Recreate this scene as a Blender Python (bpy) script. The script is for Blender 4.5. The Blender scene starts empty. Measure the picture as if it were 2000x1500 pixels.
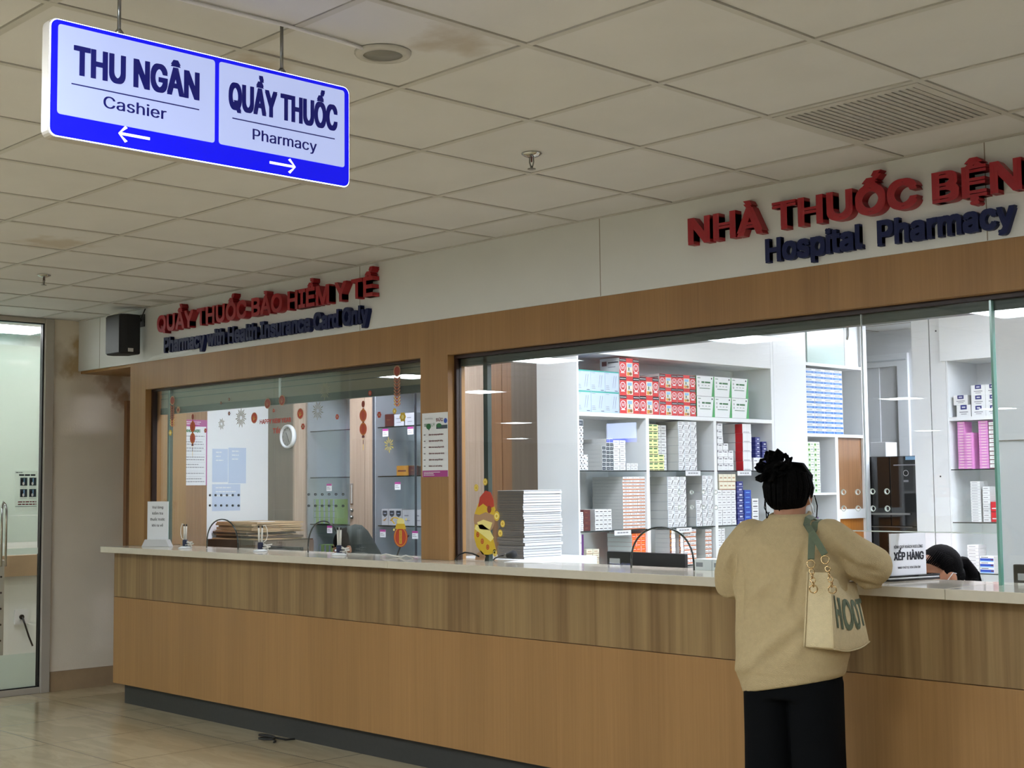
import bpy, bmesh, math, random
from mathutils import Matrix, Vector
random.seed(7)
SC = bpy.context.scene
COL = SC.collection
# ---------------------------------------------------------------- camera, world, exposure
cam_d = bpy.data.cameras.new('camera'); cam = bpy.data.objects.new('camera', cam_d); COL.objects.link(cam)
cam_d.sensor_width = 36.0; cam_d.lens = 36.0 * 2707.58 / 2000.0; cam_d.clip_start = 0.05; cam_d.clip_end = 200
_R = Vector((0.6916476, 0.7221673, -0.0099009)); _U = Vector((0.0603643, -0.0441417, 0.9971999)); _F = Vector((-0.7197081, 0.6903086, 0.0741237))
cam.matrix_world = Matrix(((_R.x, _U.x, -_F.x, 0), (_R.y, _U.y, -_F.y, 0), (_R.z, _U.z, -_F.z, 1.492), (0, 0, 0, 1)))
SC.camera = cam
SC.view_settings.view_transform = 'Standard'; SC.view_settings.look = 'None'
SC.view_settings.gamma = 1.0; SC.view_settings.use_curve_mapping = False
SC.view_settings.exposure = 0.0
W = bpy.data.worlds.new('world'); SC.world = W; W.use_nodes = True
W.node_tree.nodes['Background'].inputs['Color'].default_value = (0.92, 0.97, 1.0, 1)
W.node_tree.nodes['Background'].inputs['Strength'].default_value = 0.25     # weak ambient fill added all round, no source of its own
try:
    SC.cycles.use_denoising = True; SC.cycles.max_bounces = 10; SC.cycles.transparent_max_bounces = 24; SC.cycles.sample_clamp_indirect = 6.0
except Exception: pass
HALL_L = 47.0      # radiance of the hall's ceiling panels
ROOM_L = 50.0     # radiance of the pharmacy's ceiling panels

# ---------------------------------------------------------------- materials
def lin(h):
    h = h.lstrip('#'); r = [int(h[i:i+2], 16) / 255 for i in (0, 2, 4)]
    return tuple(c / 12.92 if c <= .04045 else ((c + .055) / 1.055) ** 2.4 for c in r) + (1,)
M = {}
def mat(name, col, rough=.5, metal=0., spec=.5, noise=0., nscale=20., bump=0., bscale=60., emit=None, estr=0.):
    m = bpy.data.materials.new(name); m.use_nodes = True; nt = m.node_tree; b = nt.nodes['Principled BSDF']
    c = lin(col); b.inputs['Base Color'].default_value = c
    b.inputs['Roughness'].default_value = rough; b.inputs['Metallic'].default_value = metal; b.inputs['Specular IOR Level'].default_value = spec
    tc = nt.nodes.new('ShaderNodeTexCoord')
    if noise > 0:
        n = nt.nodes.new('ShaderNodeTexNoise'); n.inputs['Scale'].default_value = nscale; n.inputs['Detail'].default_value = 4
        nt.links.new(tc.outputs['Object'], n.inputs['Vector'])
        r = nt.nodes.new('ShaderNodeValToRGB'); r.color_ramp.elements[0].position = .3; r.color_ramp.elements[1].position = .7
        r.color_ramp.elements[0].color = tuple(x * (1 - noise) for x in c[:3]) + (1,); r.color_ramp.elements[1].color = tuple(min(1, x * (1 + noise * .5)) for x in c[:3]) + (1,)
        nt.links.new(n.outputs['Fac'], r.inputs['Fac']); nt.links.new(r.outputs['Color'], b.inputs['Base Color'])
    if bump > 0:
        n = nt.nodes.new('ShaderNodeTexNoise'); n.inputs['Scale'].default_value = bscale; n.inputs['Detail'].default_value = 5
        nt.links.new(tc.outputs['Object'], n.inputs['Vector'])
        bp = nt.nodes.new('ShaderNodeBump'); bp.inputs['Strength'].default_value = bump; bp.inputs['Distance'].default_value = .01
        nt.links.new(n.outputs['Fac'], bp.inputs['Height']); nt.links.new(bp.outputs['Normal'], b.inputs['Normal'])
    if emit:
        b.inputs['Emission Color'].default_value = lin(emit); b.inputs['Emission Strength'].default_value = estr
    M[name] = m; return m
def wood(name, dark, light, sx=40., sz=1.2, rough=.4, streak=None, spec=.4):
    m = bpy.data.materials.new(name); m.use_nodes = True; nt = m.node_tree; b = nt.nodes['Principled BSDF']
    b.inputs['Roughness'].default_value = rough; b.inputs['Specular IOR Level'].default_value = spec
    tc = nt.nodes.new('ShaderNodeTexCoord'); mp = nt.nodes.new('ShaderNodeMapping'); mp.inputs['Scale'].default_value = (sx, sx, sz)
    nt.links.new(tc.outputs['Object'], mp.inputs['Vector'])
    n = nt.nodes.new('ShaderNodeTexNoise'); n.inputs['Scale'].default_value = 1.6; n.inputs['Detail'].default_value = 7; n.inputs['Roughness'].default_value = .62
    nt.links.new(mp.outputs['Vector'], n.inputs['Vector'])
    r = nt.nodes.new('ShaderNodeValToRGB'); r.color_ramp.elements[0].position = .32; r.color_ramp.elements[1].position = .68
    r.color_ramp.elements[0].color = lin(dark); r.color_ramp.elements[1].color = lin(light)
    nt.links.new(n.outputs['Fac'], r.inputs['Fac']); out = r.outputs['Color']
    if streak:
        mp2 = nt.nodes.new('ShaderNodeMapping'); mp2.inputs['Scale'].default_value = (streak[0], streak[0], .25); nt.links.new(tc.outputs['Object'], mp2.inputs['Vector'])
        n2 = nt.nodes.new('ShaderNodeTexNoise'); n2.inputs['Scale'].default_value = 1.0; n2.inputs['Detail'].default_value = 2; nt.links.new(mp2.outputs['Vector'], n2.inputs['Vector'])
        r2 = nt.nodes.new('ShaderNodeValToRGB'); r2.color_ramp.elements[0].position = .38; r2.color_ramp.elements[1].position = .62
        r2.color_ramp.elements[0].color = lin(streak[1]); r2.color_ramp.elements[1].color = lin(streak[2]); nt.links.new(n2.outputs['Fac'], r2.inputs['Fac'])
        mx = nt.nodes.new('ShaderNodeMix'); mx.data_type = 'RGBA'; mx.inputs[0].default_value = .5
        nt.links.new(out, mx.inputs[6]); nt.links.new(r2.outputs['Color'], mx.inputs[7]); out = mx.outputs[2]
    nt.links.new(out, b.inputs['Base Color']); M[name] = m; return m
def glass(name, tint='#eef6f3', boost=1.0, f0=.05, rough=0.):
    m = bpy.data.materials.new(name); m.use_nodes = True; nt = m.node_tree; nt.nodes.clear()
    o = nt.nodes.new('ShaderNodeOutputMaterial'); t = nt.nodes.new('ShaderNodeBsdfTransparent'); t.inputs['Color'].default_value = lin(tint)
    g = nt.nodes.new('ShaderNodeBsdfGlossy'); g.inputs['Roughness'].default_value = rough; g.inputs['Color'].default_value = (boost, boost, boost, 1)
    lw = nt.nodes.new('ShaderNodeLayerWeight'); lw.inputs['Blend'].default_value = .5
    p = nt.nodes.new('ShaderNodeMath'); p.operation = 'POWER'; p.inputs[1].default_value = 5; nt.links.new(lw.outputs['Facing'], p.inputs[0])
    ml = nt.nodes.new('ShaderNodeMath'); ml.operation = 'MULTIPLY_ADD'; ml.inputs[1].default_value = 1 - f0; ml.inputs[2].default_value = f0; nt.links.new(p.outputs[0], ml.inputs[0])
    mx = nt.nodes.new('ShaderNodeMixShader'); nt.links.new(ml.outputs[0], mx.inputs[0]); nt.links.new(t.outputs[0], mx.inputs[1]); nt.links.new(g.outputs[0], mx.inputs[2])
    nt.links.new(mx.outputs[0], o.inputs[0]); M[name] = m; return m
def frosted(name, col, alpha):
    m = bpy.data.materials.new(name); m.use_nodes = True; nt = m.node_tree; nt.nodes.clear()
    o = nt.nodes.new('ShaderNodeOutputMaterial'); t = nt.nodes.new('ShaderNodeBsdfTransparent'); t.inputs['Color'].default_value = (1, 1, 1, 1)
    d = nt.nodes.new('ShaderNodeBsdfTranslucent'); d.inputs['Color'].default_value = lin(col); d2 = nt.nodes.new('ShaderNodeBsdfDiffuse'); d2.inputs['Color'].default_value = lin(col)
    a = nt.nodes.new('ShaderNodeMixShader'); a.inputs[0].default_value = .4; nt.links.new(d.outputs[0], a.inputs[1]); nt.links.new(d2.outputs[0], a.inputs[2])
    mx = nt.nodes.new('ShaderNodeMixShader'); mx.inputs[0].default_value = alpha; nt.links.new(t.outputs[0], mx.inputs[1]); nt.links.new(a.outputs[0], mx.inputs[2])
    nt.links.new(mx.outputs[0], o.inputs[0]); M[name] = m; return m
def stained(name, base, spots, bump=.05):
    """plain painted surface with irregular brown water stains at given object-space points (x, y, z, radius)"""
    m = mat(name, base, rough=.8, spec=.2, noise=.04, nscale=3, bump=bump, bscale=90); nt = m.node_tree; b = nt.nodes['Principled BSDF']
    cur = b.inputs['Base Color'].links[0].from_socket; tc = nt.nodes.new('ShaderNodeTexCoord')
    nz = nt.nodes.new('ShaderNodeTexNoise'); nz.inputs['Scale'].default_value = 9; nz.inputs['Detail'].default_value = 6; nt.links.new(tc.outputs['Object'], nz.inputs['Vector'])
    for (x, y, z, rad, colr, strength) in spots:
        ds = nt.nodes.new('ShaderNodeVectorMath'); ds.operation = 'DISTANCE'; ds.inputs[1].default_value = (x, y, z); nt.links.new(tc.outputs['Object'], ds.inputs[0])
        ad = nt.nodes.new('ShaderNodeMath'); ad.operation = 'MULTIPLY_ADD'; ad.inputs[1].default_value = rad * 2.2; nt.links.new(nz.outputs['Fac'], ad.inputs[0]); nt.links.new(ds.outputs['Value'], ad.inputs[2])
        mr = nt.nodes.new('ShaderNodeMapRange'); mr.inputs['From Min'].default_value = rad * 2.3; mr.inputs['From Max'].default_value = rad * 1.5; mr.inputs['To Min'].default_value = 0; mr.inputs['To Max'].default_value = strength
        nt.links.new(ad.outputs[0], mr.inputs['Value'])
        mx = nt.nodes.new('ShaderNodeMix'); mx.data_type = 'RGBA'; mx.inputs[7].default_value = lin(colr); nt.links.new(mr.outputs[0], mx.inputs[0]); nt.links.new(cur, mx.inputs[6]); cur = mx.outputs[2]
    nt.links.new(cur, b.inputs['Base Color']); return m

stained('ceiling_tile', '#d2d0cf', [(-2.75, 1.95, 2.8, .13, '#8d7550', .55), (-3.0, 2.65, 2.8, .12, '#9a8668', .5), (-3.55, 2.35, 2.8, .10, '#a08a66', .5), (-6.3, 2.15, 2.8, .22, '#a8946f', .55), (-6.9, 3.3, 2.8, .18, '#a89472', .5), (-8.6, 4.85, 2.8, .1, '#6e6552', .5), (-5.9, 1.7, 2.8, .2, '#a8946f', .45)])
stained('wall_paint', '#ddd2c2', [(-10, 4.93, 2.45, .10, '#9c7a30', .7), (-10, 4.95, 2.62, .07, '#9c7a30', .7), (-10, 5.25, 2.36, .14, '#8b5f2c', .6), (-10, 5.33, 2.2, .08, '#8b5f2c', .7), (-10, 4.8, 2.5, .12, '#a89880', .5)], bump=.12)
mat('grid_white', '#bdbab4', .5, noise=.03); mat('fascia', '#dbdcdc', .45, noise=.02, nscale=4); mat('fascia_seam', '#8d8579', .8)
wood('wood_panel', '#8b673e', '#a0794b', 60, 1.0, .42, (7., '#8e683c', '#a1794a'))
wood('wood_counter', '#906b40', '#a57c4c', 60, 1.0, .42, (6., '#936d41', '#a2794a'))
wood('wood_oak', '#6f5533', '#9d7f55', 26, .6, .4, (11., '#745837', '#a08459'))
wood('wood_grey', '#675a4d', '#7d6f60', 40, .9, .45, (6., '#6a5d4f', '#7b6c5e'))
wood('wood_pink', '#a08a78', '#b9a391', 40, .9, .45)
wood('wood_brown', '#7f5a3d', '#946d4b', 40, .9, .4)
wood('wood_amber', '#a2662a', '#b97a38', 40, .9, .3)
mat('dark_frame', '#2a1710', .4); mat('plinth', '#32322f', .55, noise=.1, nscale=40); mat('worktop', '#cfc6b4', .10, spec=.6, noise=.03, nscale=30)
mat('seam', '#7d7466', .8); mat('skirting', '#9c8467', .35, noise=.15, nscale=6)
mat('green_rail', '#2b3834', .35); mat('blind', '#7a7464', .45, noise=.06, nscale=8); mat('glass_edge', '#6fa394', .15, spec=.7); mat('glass_edge_dark', '#14201d', .15, spec=.7); mat('glass_edge_white', '#e4efec', .2, spec=.7)
glass('glass', '#f8fbfa'); glass('clear', '#fafcfb', f0=.03); glass('cabinet_glass', '#f2f2f4', f0=.04); glass('shelf_glass', '#f1f5f4', f0=.06)
frosted('frost', '#e6efe6', .8); frosted('film_paper', '#f0f3f0', .15); mat('cord_light', '#e6e4ea', .4); mat('speaker_mesh', '#7f7d78', .5)
mat('white', '#e6e8e9', .35, noise=.015, nscale=4); mat('white_wall', '#e4e6e8', .7, noise=.02, nscale=2, bump=.03); mat('lam_white', '#edf0f2', .28); mat('lam_edge', '#c9d0d3', .35)
mat('aluminium', '#b4ada3', .38, metal=.2); mat('chrome', '#c9c9c6', .14, metal=1.); mat('brass', '#c7a97d', .22, metal=1.); mat('steel', '#8f8f8c', .3, metal=1.)
mat('black', '#0c0c0d', .4); mat('black_gloss', '#0a0b0c', .06, spec=.7); mat('black_matte', '#15161a', .75, noise=.1, nscale=200, bump=.2, bscale=500); mat('rubber', '#191919', .7)
mat('red_letter', '#9a1822', .4, noise=.04); mat('blue_letter', '#101a4a', .45, spec=.3, noise=.04)
mat('navy', '#141c3c', .4); mat('cord_white', '#d9d6cd', .5); mat('paper', '#e3e5e8', .75); mat('paper_grey', '#c9c9c9', .8); mat('ink', '#23252c', .7); mat('ink_grey', '#8d8f95', .8); mat('ink_green', '#2b6b3f', .7); mat('ink_maroon', '#6e2430', .7); mat('magenta', '#a53a86', .6)
mat('sign_white', '#6f7696', .3, emit='#c3d0ff', estr=.74); mat('sign_rim', '#c9d0ff', .3, emit='#b4c2ff', estr=9.0); mat('far_sign', '#9aa0b0', .4, emit='#c6d6ff', estr=9.0); mat('far_blue', '#3040a0', .4, emit='#4050ff', estr=9.0); mat('sign_blue', '#0508a0', .3, emit='#0000ee', estr=.80); mat('sign_ink', '#0b0f50', .35, emit='#060a78', estr=.4); mat('sign_arrow', '#f2f4ff', .3, emit='#eef1ff', estr=1.0)
mat('panel_hall', '#ffffff', .5, emit='#eaf6ff', estr=HALL_L); mat('panel_corridor', '#ffffff', .5, emit='#fffaff', estr=25.0); mat('panel_room', '#ffffff', .5, emit='#eef1ff', estr=ROOM_L)
mat('vent', '#b3b0aa', .5, noise=.15, nscale=60); mat('vent_dark', '#2a2927', .7)
mat('skin', '#a8765a', .5, spec=.35, noise=.05, nscale=15); mat('hair', '#060505', .75, spec=.07, noise=.3, nscale=120, bump=.5, bscale=220); mat('sweater', '#bba67f', .9, spec=.1, noise=.05, nscale=60, bump=.55, bscale=320); mat('trousers', '#08090b', .9, spec=.1, noise=.2, nscale=150)
mat('canvas', '#d2c09a', .9, spec=.1, noise=.06, nscale=50, bump=.4, bscale=260); mat('olive', '#5c6650', .7, noise=.08, nscale=80); mat('mask_blue', '#dfe4e6', .8); mat('hood', '#2f3632', .85, noise=.1, nscale=60); mat('lips', '#7a3f38', .5); mat('eye_dark', '#120e0c', .3); mat('scrub', '#c8d4d8', .8)
mat('box_white', '#e9ebec', .5); mat('box_cream', '#e6e2cd', .55); mat('box_blue', '#2e6bb4', .45); mat('box_navy', '#232a72', .45); mat('box_royal', '#2347a8', .45); mat('box_red', '#c3222c', .45); mat('box_mred', '#d0383a', .42); mat('box_orange', '#f0561a', .45); mat('box_pink', '#e79ad6', .5); mat('box_yellow', '#eeeeac', .5); mat('box_green', '#3f9a55', .5); mat('box_lime', '#a9cf7f', .5); mat('box_pale', '#b9c8e0', .45); mat('box_teal', '#3fa89b', .4); mat('box_maroon', '#5d2a28', .5); mat('box_purple', '#5b2a6e', .5); mat('box_brown', '#6e3a18', .5); mat('box_slate', '#39464f', .45); mat('box_lightblue', '#8fc1e8', .5); mat('box_stripe', '#c2703c', .5); mat('box_amber', '#d69a3a', .5); mat('box_shaded_side', '#c3c4c2', .6)
mat('door_green', '#bcd3cb', .2); mat('kraft', '#b99a74', .8, noise=.08, nscale=25); mat('kraft_dark', '#4d3a2a', .8, noise=.1, nscale=25)
mat('gold', '#d8b32c', .35); mat('gold_light', '#efe08a', .45); mat('lantern_red', '#b8371f', .45); mat('dull_red', '#8c3a28', .5); mat('sticker_line', '#8f8d74', .5); mat('tan', '#b08a68', .5)
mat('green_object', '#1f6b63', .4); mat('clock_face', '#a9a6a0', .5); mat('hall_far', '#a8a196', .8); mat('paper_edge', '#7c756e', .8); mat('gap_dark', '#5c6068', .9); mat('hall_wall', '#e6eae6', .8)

def floor_mat():
    m = bpy.data.materials.new('floor_tile'); m.use_nodes = True; nt = m.node_tree; b = nt.nodes['Principled BSDF']
    tc = nt.nodes.new('ShaderNodeTexCoord'); mp = nt.nodes.new('ShaderNodeMapping'); mp.inputs['Location'].default_value = (8.743, -3.785, 0); nt.links.new(tc.outputs['Object'], mp.inputs['Vector'])
    br = nt.nodes.new('ShaderNodeTexBrick'); br.offset = 0; br.inputs['Scale'].default_value = 1; br.inputs['Brick Width'].default_value = .8; br.inputs['Row Height'].default_value = .8; br.inputs['Mortar Size'].default_value = .003; br.inputs['Mortar Smooth'].default_value = 0
    br.inputs['Color1'].default_value = lin('#b5a78a'); br.inputs['Color2'].default_value = lin('#b0a184'); br.inputs['Mortar'].default_value = lin('#6f624c'); nt.links.new(mp.outputs['Vector'], br.inputs['Vector'])
    n = nt.nodes.new('ShaderNodeTexNoise'); n.inputs['Scale'].default_value = 1.0; n.inputs['Detail'].default_value = 10; n.inputs['Roughness'].default_value = .66; n.inputs['Distortion'].default_value = .8; mv = nt.nodes.new('ShaderNodeMapping'); mv.inputs['Scale'].default_value = (1.6, 7, 1); mv.inputs['Rotation'].default_value = (0, 0, .5); nt.links.new(tc.outputs['Object'], mv.inputs['Vector']); nt.links.new(mv.outputs['Vector'], n.inputs['Vector'])
    r = nt.nodes.new('ShaderNodeValToRGB'); r.color_ramp.elements[0].position = .44; r.color_ramp.elements[0].color = lin('#98866a'); r.color_ramp.elements[1].position = .56; r.color_ramp.elements[1].color = (1, 1, 1, 1); nt.links.new(n.outputs['Fac'], r.inputs['Fac'])
    mx = nt.nodes.new('ShaderNodeMix'); mx.data_type = 'RGBA'; mx.blend_type = 'MULTIPLY'; mx.inputs[0].default_value = .18; nt.links.new(br.outputs['Color'], mx.inputs[6]); nt.links.new(r.outputs['Color'], mx.inputs[7])
    nt.links.new(mx.outputs[2], b.inputs['Base Color']); b.inputs['Roughness'].default_value = .12; b.inputs['Specular IOR Level'].default_value = .5; M['floor_tile'] = m
floor_mat()

# ---------------------------------------------------------------- mesh helpers
FX = Matrix(((0, 0, 1, 0), (1, 0, 0, 0), (0, 1, 0, 0), (0, 0, 0, 1)))    # drawing frame facing +X: right = +Y, up = +Z
FY = Matrix(((1, 0, 0, 0), (0, 0, -1, 0), (0, 1, 0, 0), (0, 0, 0, 1)))   # drawing frame facing -Y: right = +X, up = +Z
T = Matrix.Translation
_tc = {}
try: FONT = bpy.data.fonts.load(bpy.utils.system_resource('DATAFILES', path='fonts') + '/Inter.woff2')     # the sans that ships inside Blender
except Exception: FONT = None                                                                          # else Blender's built-in letters
CAP = .682 if FONT is None else .509
def _inside(p, poly):
    r = False; n = len(poly)
    for i in range(n):
        (x0, y0), (x1, y1) = poly[i], poly[(i + 1) % n]
        if (y0 > p[1]) != (y1 > p[1]) and p[0] < (x1 - x0) * (p[1] - y0) / (y1 - y0) + x0: r = not r
    return r
def untangle(pts):
    """cut a self-crossing outline into simple loops"""
    n = len(pts)
    for i in range(n):
        ax, ay = pts[i]; bx, by = pts[(i + 1) % n]
        for j in range(i + 2, n):
            if i == 0 and j == n - 1: continue
            cx, cy = pts[j]; dx, dy = pts[(j + 1) % n]
            if max(cx, dx) < min(ax, bx) or min(cx, dx) > max(ax, bx) or max(cy, dy) < min(ay, by) or min(cy, dy) > max(ay, by): continue
            k = (bx - ax) * (dy - cy) - (by - ay) * (dx - cx)
            if abs(k) < 1e-12: continue
            t = ((cx - ax) * (dy - cy) - (cy - ay) * (dx - cx)) / k; u = ((cx - ax) * (by - ay) - (cy - ay) * (bx - ax)) / k
            if 1e-4 < t < 1 - 1e-4 and 1e-4 < u < 1 - 1e-4:
                X = (ax + t * (bx - ax), ay + t * (by - ay)); return untangle(pts[:i + 1] + [X] + pts[j + 1:]) + untangle([X] + pts[i + 1:j + 1])
    return [pts]
def fill(polys, depth):
    """fill one outline (first) with its holes, optionally extruded"""
    c = bpy.data.curves.new('f', 'CURVE'); c.dimensions = '2D'; c.fill_mode = 'BOTH'; c.extrude = depth / 2
    for pl in polys:
        sp = c.splines.new('POLY'); sp.points.add(len(pl) - 1); sp.use_cyclic_u = True
        for q, p in zip(sp.points, pl): q.co = (p[0], p[1], 0, 1)
    o = bpy.data.objects.new('f', c); COL.objects.link(o); dg = bpy.context.evaluated_depsgraph_get(); dg.update()
    me = bpy.data.meshes.new_from_object(o.evaluated_get(dg)); r = [tuple(v.co) for v in me.vertices], [tuple(p.vertices) for p in me.polygons]
    bpy.data.objects.remove(o); bpy.data.curves.remove(c); bpy.data.meshes.remove(me); return r
def text_mesh(s, depth=0., res=3):
    """letter outlines filled one contour at a time (so overlapping strokes never cancel out)"""
    k = (s, depth, res)
    if k not in _tc:
        c = bpy.data.curves.new('t', 'FONT'); c.body = s; c.size = 1; c.resolution_u = res
        if FONT: c.font = FONT
        o = bpy.data.objects.new('t', c); COL.objects.link(o); dg = bpy.context.evaluated_depsgraph_get(); dg.update()
        cv = o.evaluated_get(dg).to_curve(dg); loops = []
        for sp in cv.splines:
            pts = []
            if sp.type == 'BEZIER':
                bp = sp.bezier_points; n = len(bp)
                for i in range(n):
                    p0, h0, h1, p1 = bp[i].co, bp[i].handle_right, bp[(i + 1) % n].handle_left, bp[(i + 1) % n].co
                    d = (p1 - p0).length; st = (h0 - p0).cross(p1 - p0).length + (h1 - p0).cross(p1 - p0).length
                    m = 1 if st < 1e-6 else max(2, res)
                    for q in range(m): u = q / m; w = 1 - u; v = p0 * w ** 3 + h0 * 3 * w * w * u + h1 * 3 * w * u * u + p1 * u ** 3; pts.append((v.x, v.y))
            else: pts = [(p.co[0], p.co[1]) for p in sp.points]
            out = []
            for p in pts:
                if not out or abs(p[0] - out[-1][0]) + abs(p[1] - out[-1][1]) > 1e-4: out.append(p)
            while len(out) > 2 and abs(out[0][0] - out[-1][0]) + abs(out[0][1] - out[-1][1]) < 1e-4: out.pop()
            for lp in (untangle(out) if len(out) > 2 else []):
                if len(lp) > 2: loops.append((sum(lp[i][0] * lp[(i + 1) % len(lp)][1] - lp[(i + 1) % len(lp)][0] * lp[i][1] for i in range(len(lp))) / 2, lp))
        o.evaluated_get(dg).to_curve_clear(); bpy.data.objects.remove(o); bpy.data.curves.remove(c)
        vs, fs = [], []
        if loops:
            sg = math.copysign(1, max(loops, key=lambda l: abs(l[0]))[0]); outer = [l for l in loops if l[0] * sg > 0]; holes = {id(l[1]): [] for l in outer}
            for l in loops:
                if l[0] * sg < 0:
                    own = [q for q in outer if _inside(l[1][0], q[1])]
                    if own: holes[id(min(own, key=lambda q: abs(q[0]))[1])].append(l[1])
            for j, l in enumerate(outer):
                v, f = fill([l[1]] + holes[id(l[1])], depth); n0 = len(vs); vs += [Vector((p[0], p[1], p[2] + (j % 3) * .0004)) for p in v]; fs += [tuple(n0 + q for q in t) for t in f]
        _tc[k] = (vs, fs)
    return _tc[k]
def text_w(s):
    vs, _ = text_mesh(s); xs = [v.x for v in vs] or [0]
    return min(xs), max(xs)
class MB:
    def __init__(s): s.v = []; s.f = []; s.m = []; s.sm = []; s.mats = []
    def add(s, vs, fs, m, smooth=False, X=None):
        if m not in s.mats: s.mats.append(m)
        o = len(s.v); i = s.mats.index(m)
        s.v += [tuple(X @ Vector(v)) for v in vs] if X is not None else [tuple(v) for v in vs]
        for f in fs: s.f.append(tuple(o + k for k in f)); s.m.append(i); s.sm.append(smooth)
        return s
    def box(s, x0, x1, y0, y1, z0, z1, m, X=None):
        vs = [(x0, y0, z0), (x1, y0, z0), (x1, y1, z0), (x0, y1, z0), (x0, y0, z1), (x1, y0, z1), (x1, y1, z1), (x0, y1, z1)]
        return s.add(vs, [(0, 3, 2, 1), (4, 5, 6, 7), (0, 1, 5, 4), (1, 2, 6, 5), (2, 3, 7, 6), (3, 0, 4, 7)], m, False, X)
    def rect(s, x0, x1, y0, y1, m, X, z=0.):
        return s.add([(x0, y0, z), (x1, y0, z), (x1, y1, z), (x0, y1, z)], [(0, 1, 2, 3)], m, False, X)
    def prism(s, poly, d, m, X=None, z=0.):
        n = len(poly); vs = [(p[0], p[1], z) for p in poly] + [(p[0], p[1], z + d) for p in poly]
        fs = [tuple(range(n - 1, -1, -1)), tuple(range(n, 2 * n))] + [(i, (i + 1) % n, n + (i + 1) % n, n + i) for i in range(n)]
        return s.add(vs, fs, m, False, X)
    def disc(s, cx, cy, rx, ry, d, m, X=None, z=0., n=20):
        return s.prism([(cx + rx * math.cos(2 * math.pi * i / n), cy + ry * math.sin(2 * math.pi * i / n)) for i in range(n)], d, m, X, z)
    def ring(s, cx, cy, r0, r1, m, X=None, z=0., n=24, d=0., asp=1.):
        vs = []; fs = []
        for i in range(n):
            a = 2 * math.pi * i / n; vs += [(cx + r0 * math.cos(a) * asp, cy + r0 * math.sin(a), z), (cx + r1 * math.cos(a) * asp, cy + r1 * math.sin(a), z)]
        for i in range(n): j = (i + 1) % n; fs.append((2 * i, 2 * i + 1, 2 * j + 1, 2 * j))
        return s.add(vs, fs, m, False, X)
    def tube(s, pts, r, m, n=8, closed=False, X=None, flat=1.):
        pts = [Vector(p) for p in pts]; k = len(pts); rs = r if isinstance(r, (list, tuple)) else [r] * k
        vs = []; fs = []; up = None
        for i, p in enumerate(pts):
            a = pts[(i - 1) % k] if (closed or i > 0) else p; b = pts[(i + 1) % k] if (closed or i < k - 1) else p
            t = (b - a); t = t.normalized() if t.length > 1e-9 else Vector((0, 0, 1))
            if up is None: up = Vector((0, 0, 1)) if abs(t.z) < .9 else Vector((1, 0, 0))
            e1 = t.cross(up).normalized(); e2 = e1.cross(t).normalized(); up = e2
            for j in range(n):
                g = 2 * math.pi * j / n; vs.append(p + e1 * math.cos(g) * rs[i] + e2 * math.sin(g) * rs[i] * flat)
        seg = k if closed else k - 1
        for i in range(seg):
            for j in range(n):
                a = i * n + j; b = i * n + (j + 1) % n; c = ((i + 1) % k) * n + (j + 1) % n; d = ((i + 1) % k) * n + j; fs.append((a, b, c, d))
        if not closed: fs.append(tuple(range(n - 1, -1, -1))); fs.append(tuple(range((k - 1) * n, k * n)))
        return s.add(vs, fs, m, True, X)
    def lathe(s, prof, m, X=None, n=24):
        k = len(prof); vs = []; fs = []
        for (r, z) in prof:
            for j in range(n): a = 2 * math.pi * j / n; vs.append((r * math.cos(a), r * math.sin(a), z))
        for i in range(k - 1):
            for j in range(n): fs.append((i * n + j, i * n + (j + 1) % n, (i + 1) * n + (j + 1) % n, (i + 1) * n + j))
        fs.append(tuple(range(n - 1, -1, -1))); fs.append(tuple(range((k - 1) * n, k * n)))
        return s.add(vs, fs, m, True, X)
    def ell(s, c, r, m, X=None, nu=16, nv=10):
        vs = [(c[0], c[1], c[2] - r[2])]; fs = []
        for i in range(1, nv):
            t = -math.pi / 2 + math.pi * i / nv
            for j in range(nu): a = 2 * math.pi * j / nu; vs.append((c[0] + r[0] * math.cos(t) * math.cos(a), c[1] + r[1] * math.cos(t) * math.sin(a), c[2] + r[2] * math.sin(t)))
        vs.append((c[0], c[1], c[2] + r[2])); e = len(vs) - 1
        for j in range(nu): fs.append((0, 1 + (j + 1) % nu, 1 + j)); fs.append((e, e - nu + j, e - nu + (j + 1) % nu))
        for i in range(nv - 2):
            for j in range(nu): a = 1 + i * nu + j; b = 1 + i * nu + (j + 1) % nu; fs.append((a, b, b + nu, a + nu))
        return s.add(vs, fs, m, True, X)
    def loft(s, rings, m, X=None, n=28, e=2.3):
        """rings: (cx, cy, cz, rx, ry[, tilt in z per unit x])"""
        vs = []; fs = []; k = len(rings)
        for R in rings:
            cx, cy, cz, rx, ry = R[:5]; ti = R[5] if len(R) > 5 else 0
            for j in range(n):
                a = 2 * math.pi * j / n; ca, sa = math.cos(a), math.sin(a)
                dx = rx * math.copysign(abs(ca) ** (2 / e), ca); dy = ry * math.copysign(abs(sa) ** (2 / e), sa); vs.append((cx + dx, cy + dy, cz + ti * dx))
        for i in range(k - 1):
            for j in range(n): fs.append((i * n + j, i * n + (j + 1) % n, (i + 1) * n + (j + 1) % n, (i + 1) * n + j))
        fs.append(tuple(range(n - 1, -1, -1))); fs.append(tuple(range((k - 1) * n, k * n)))
        return s.add(vs, fs, m, True, X)
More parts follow.
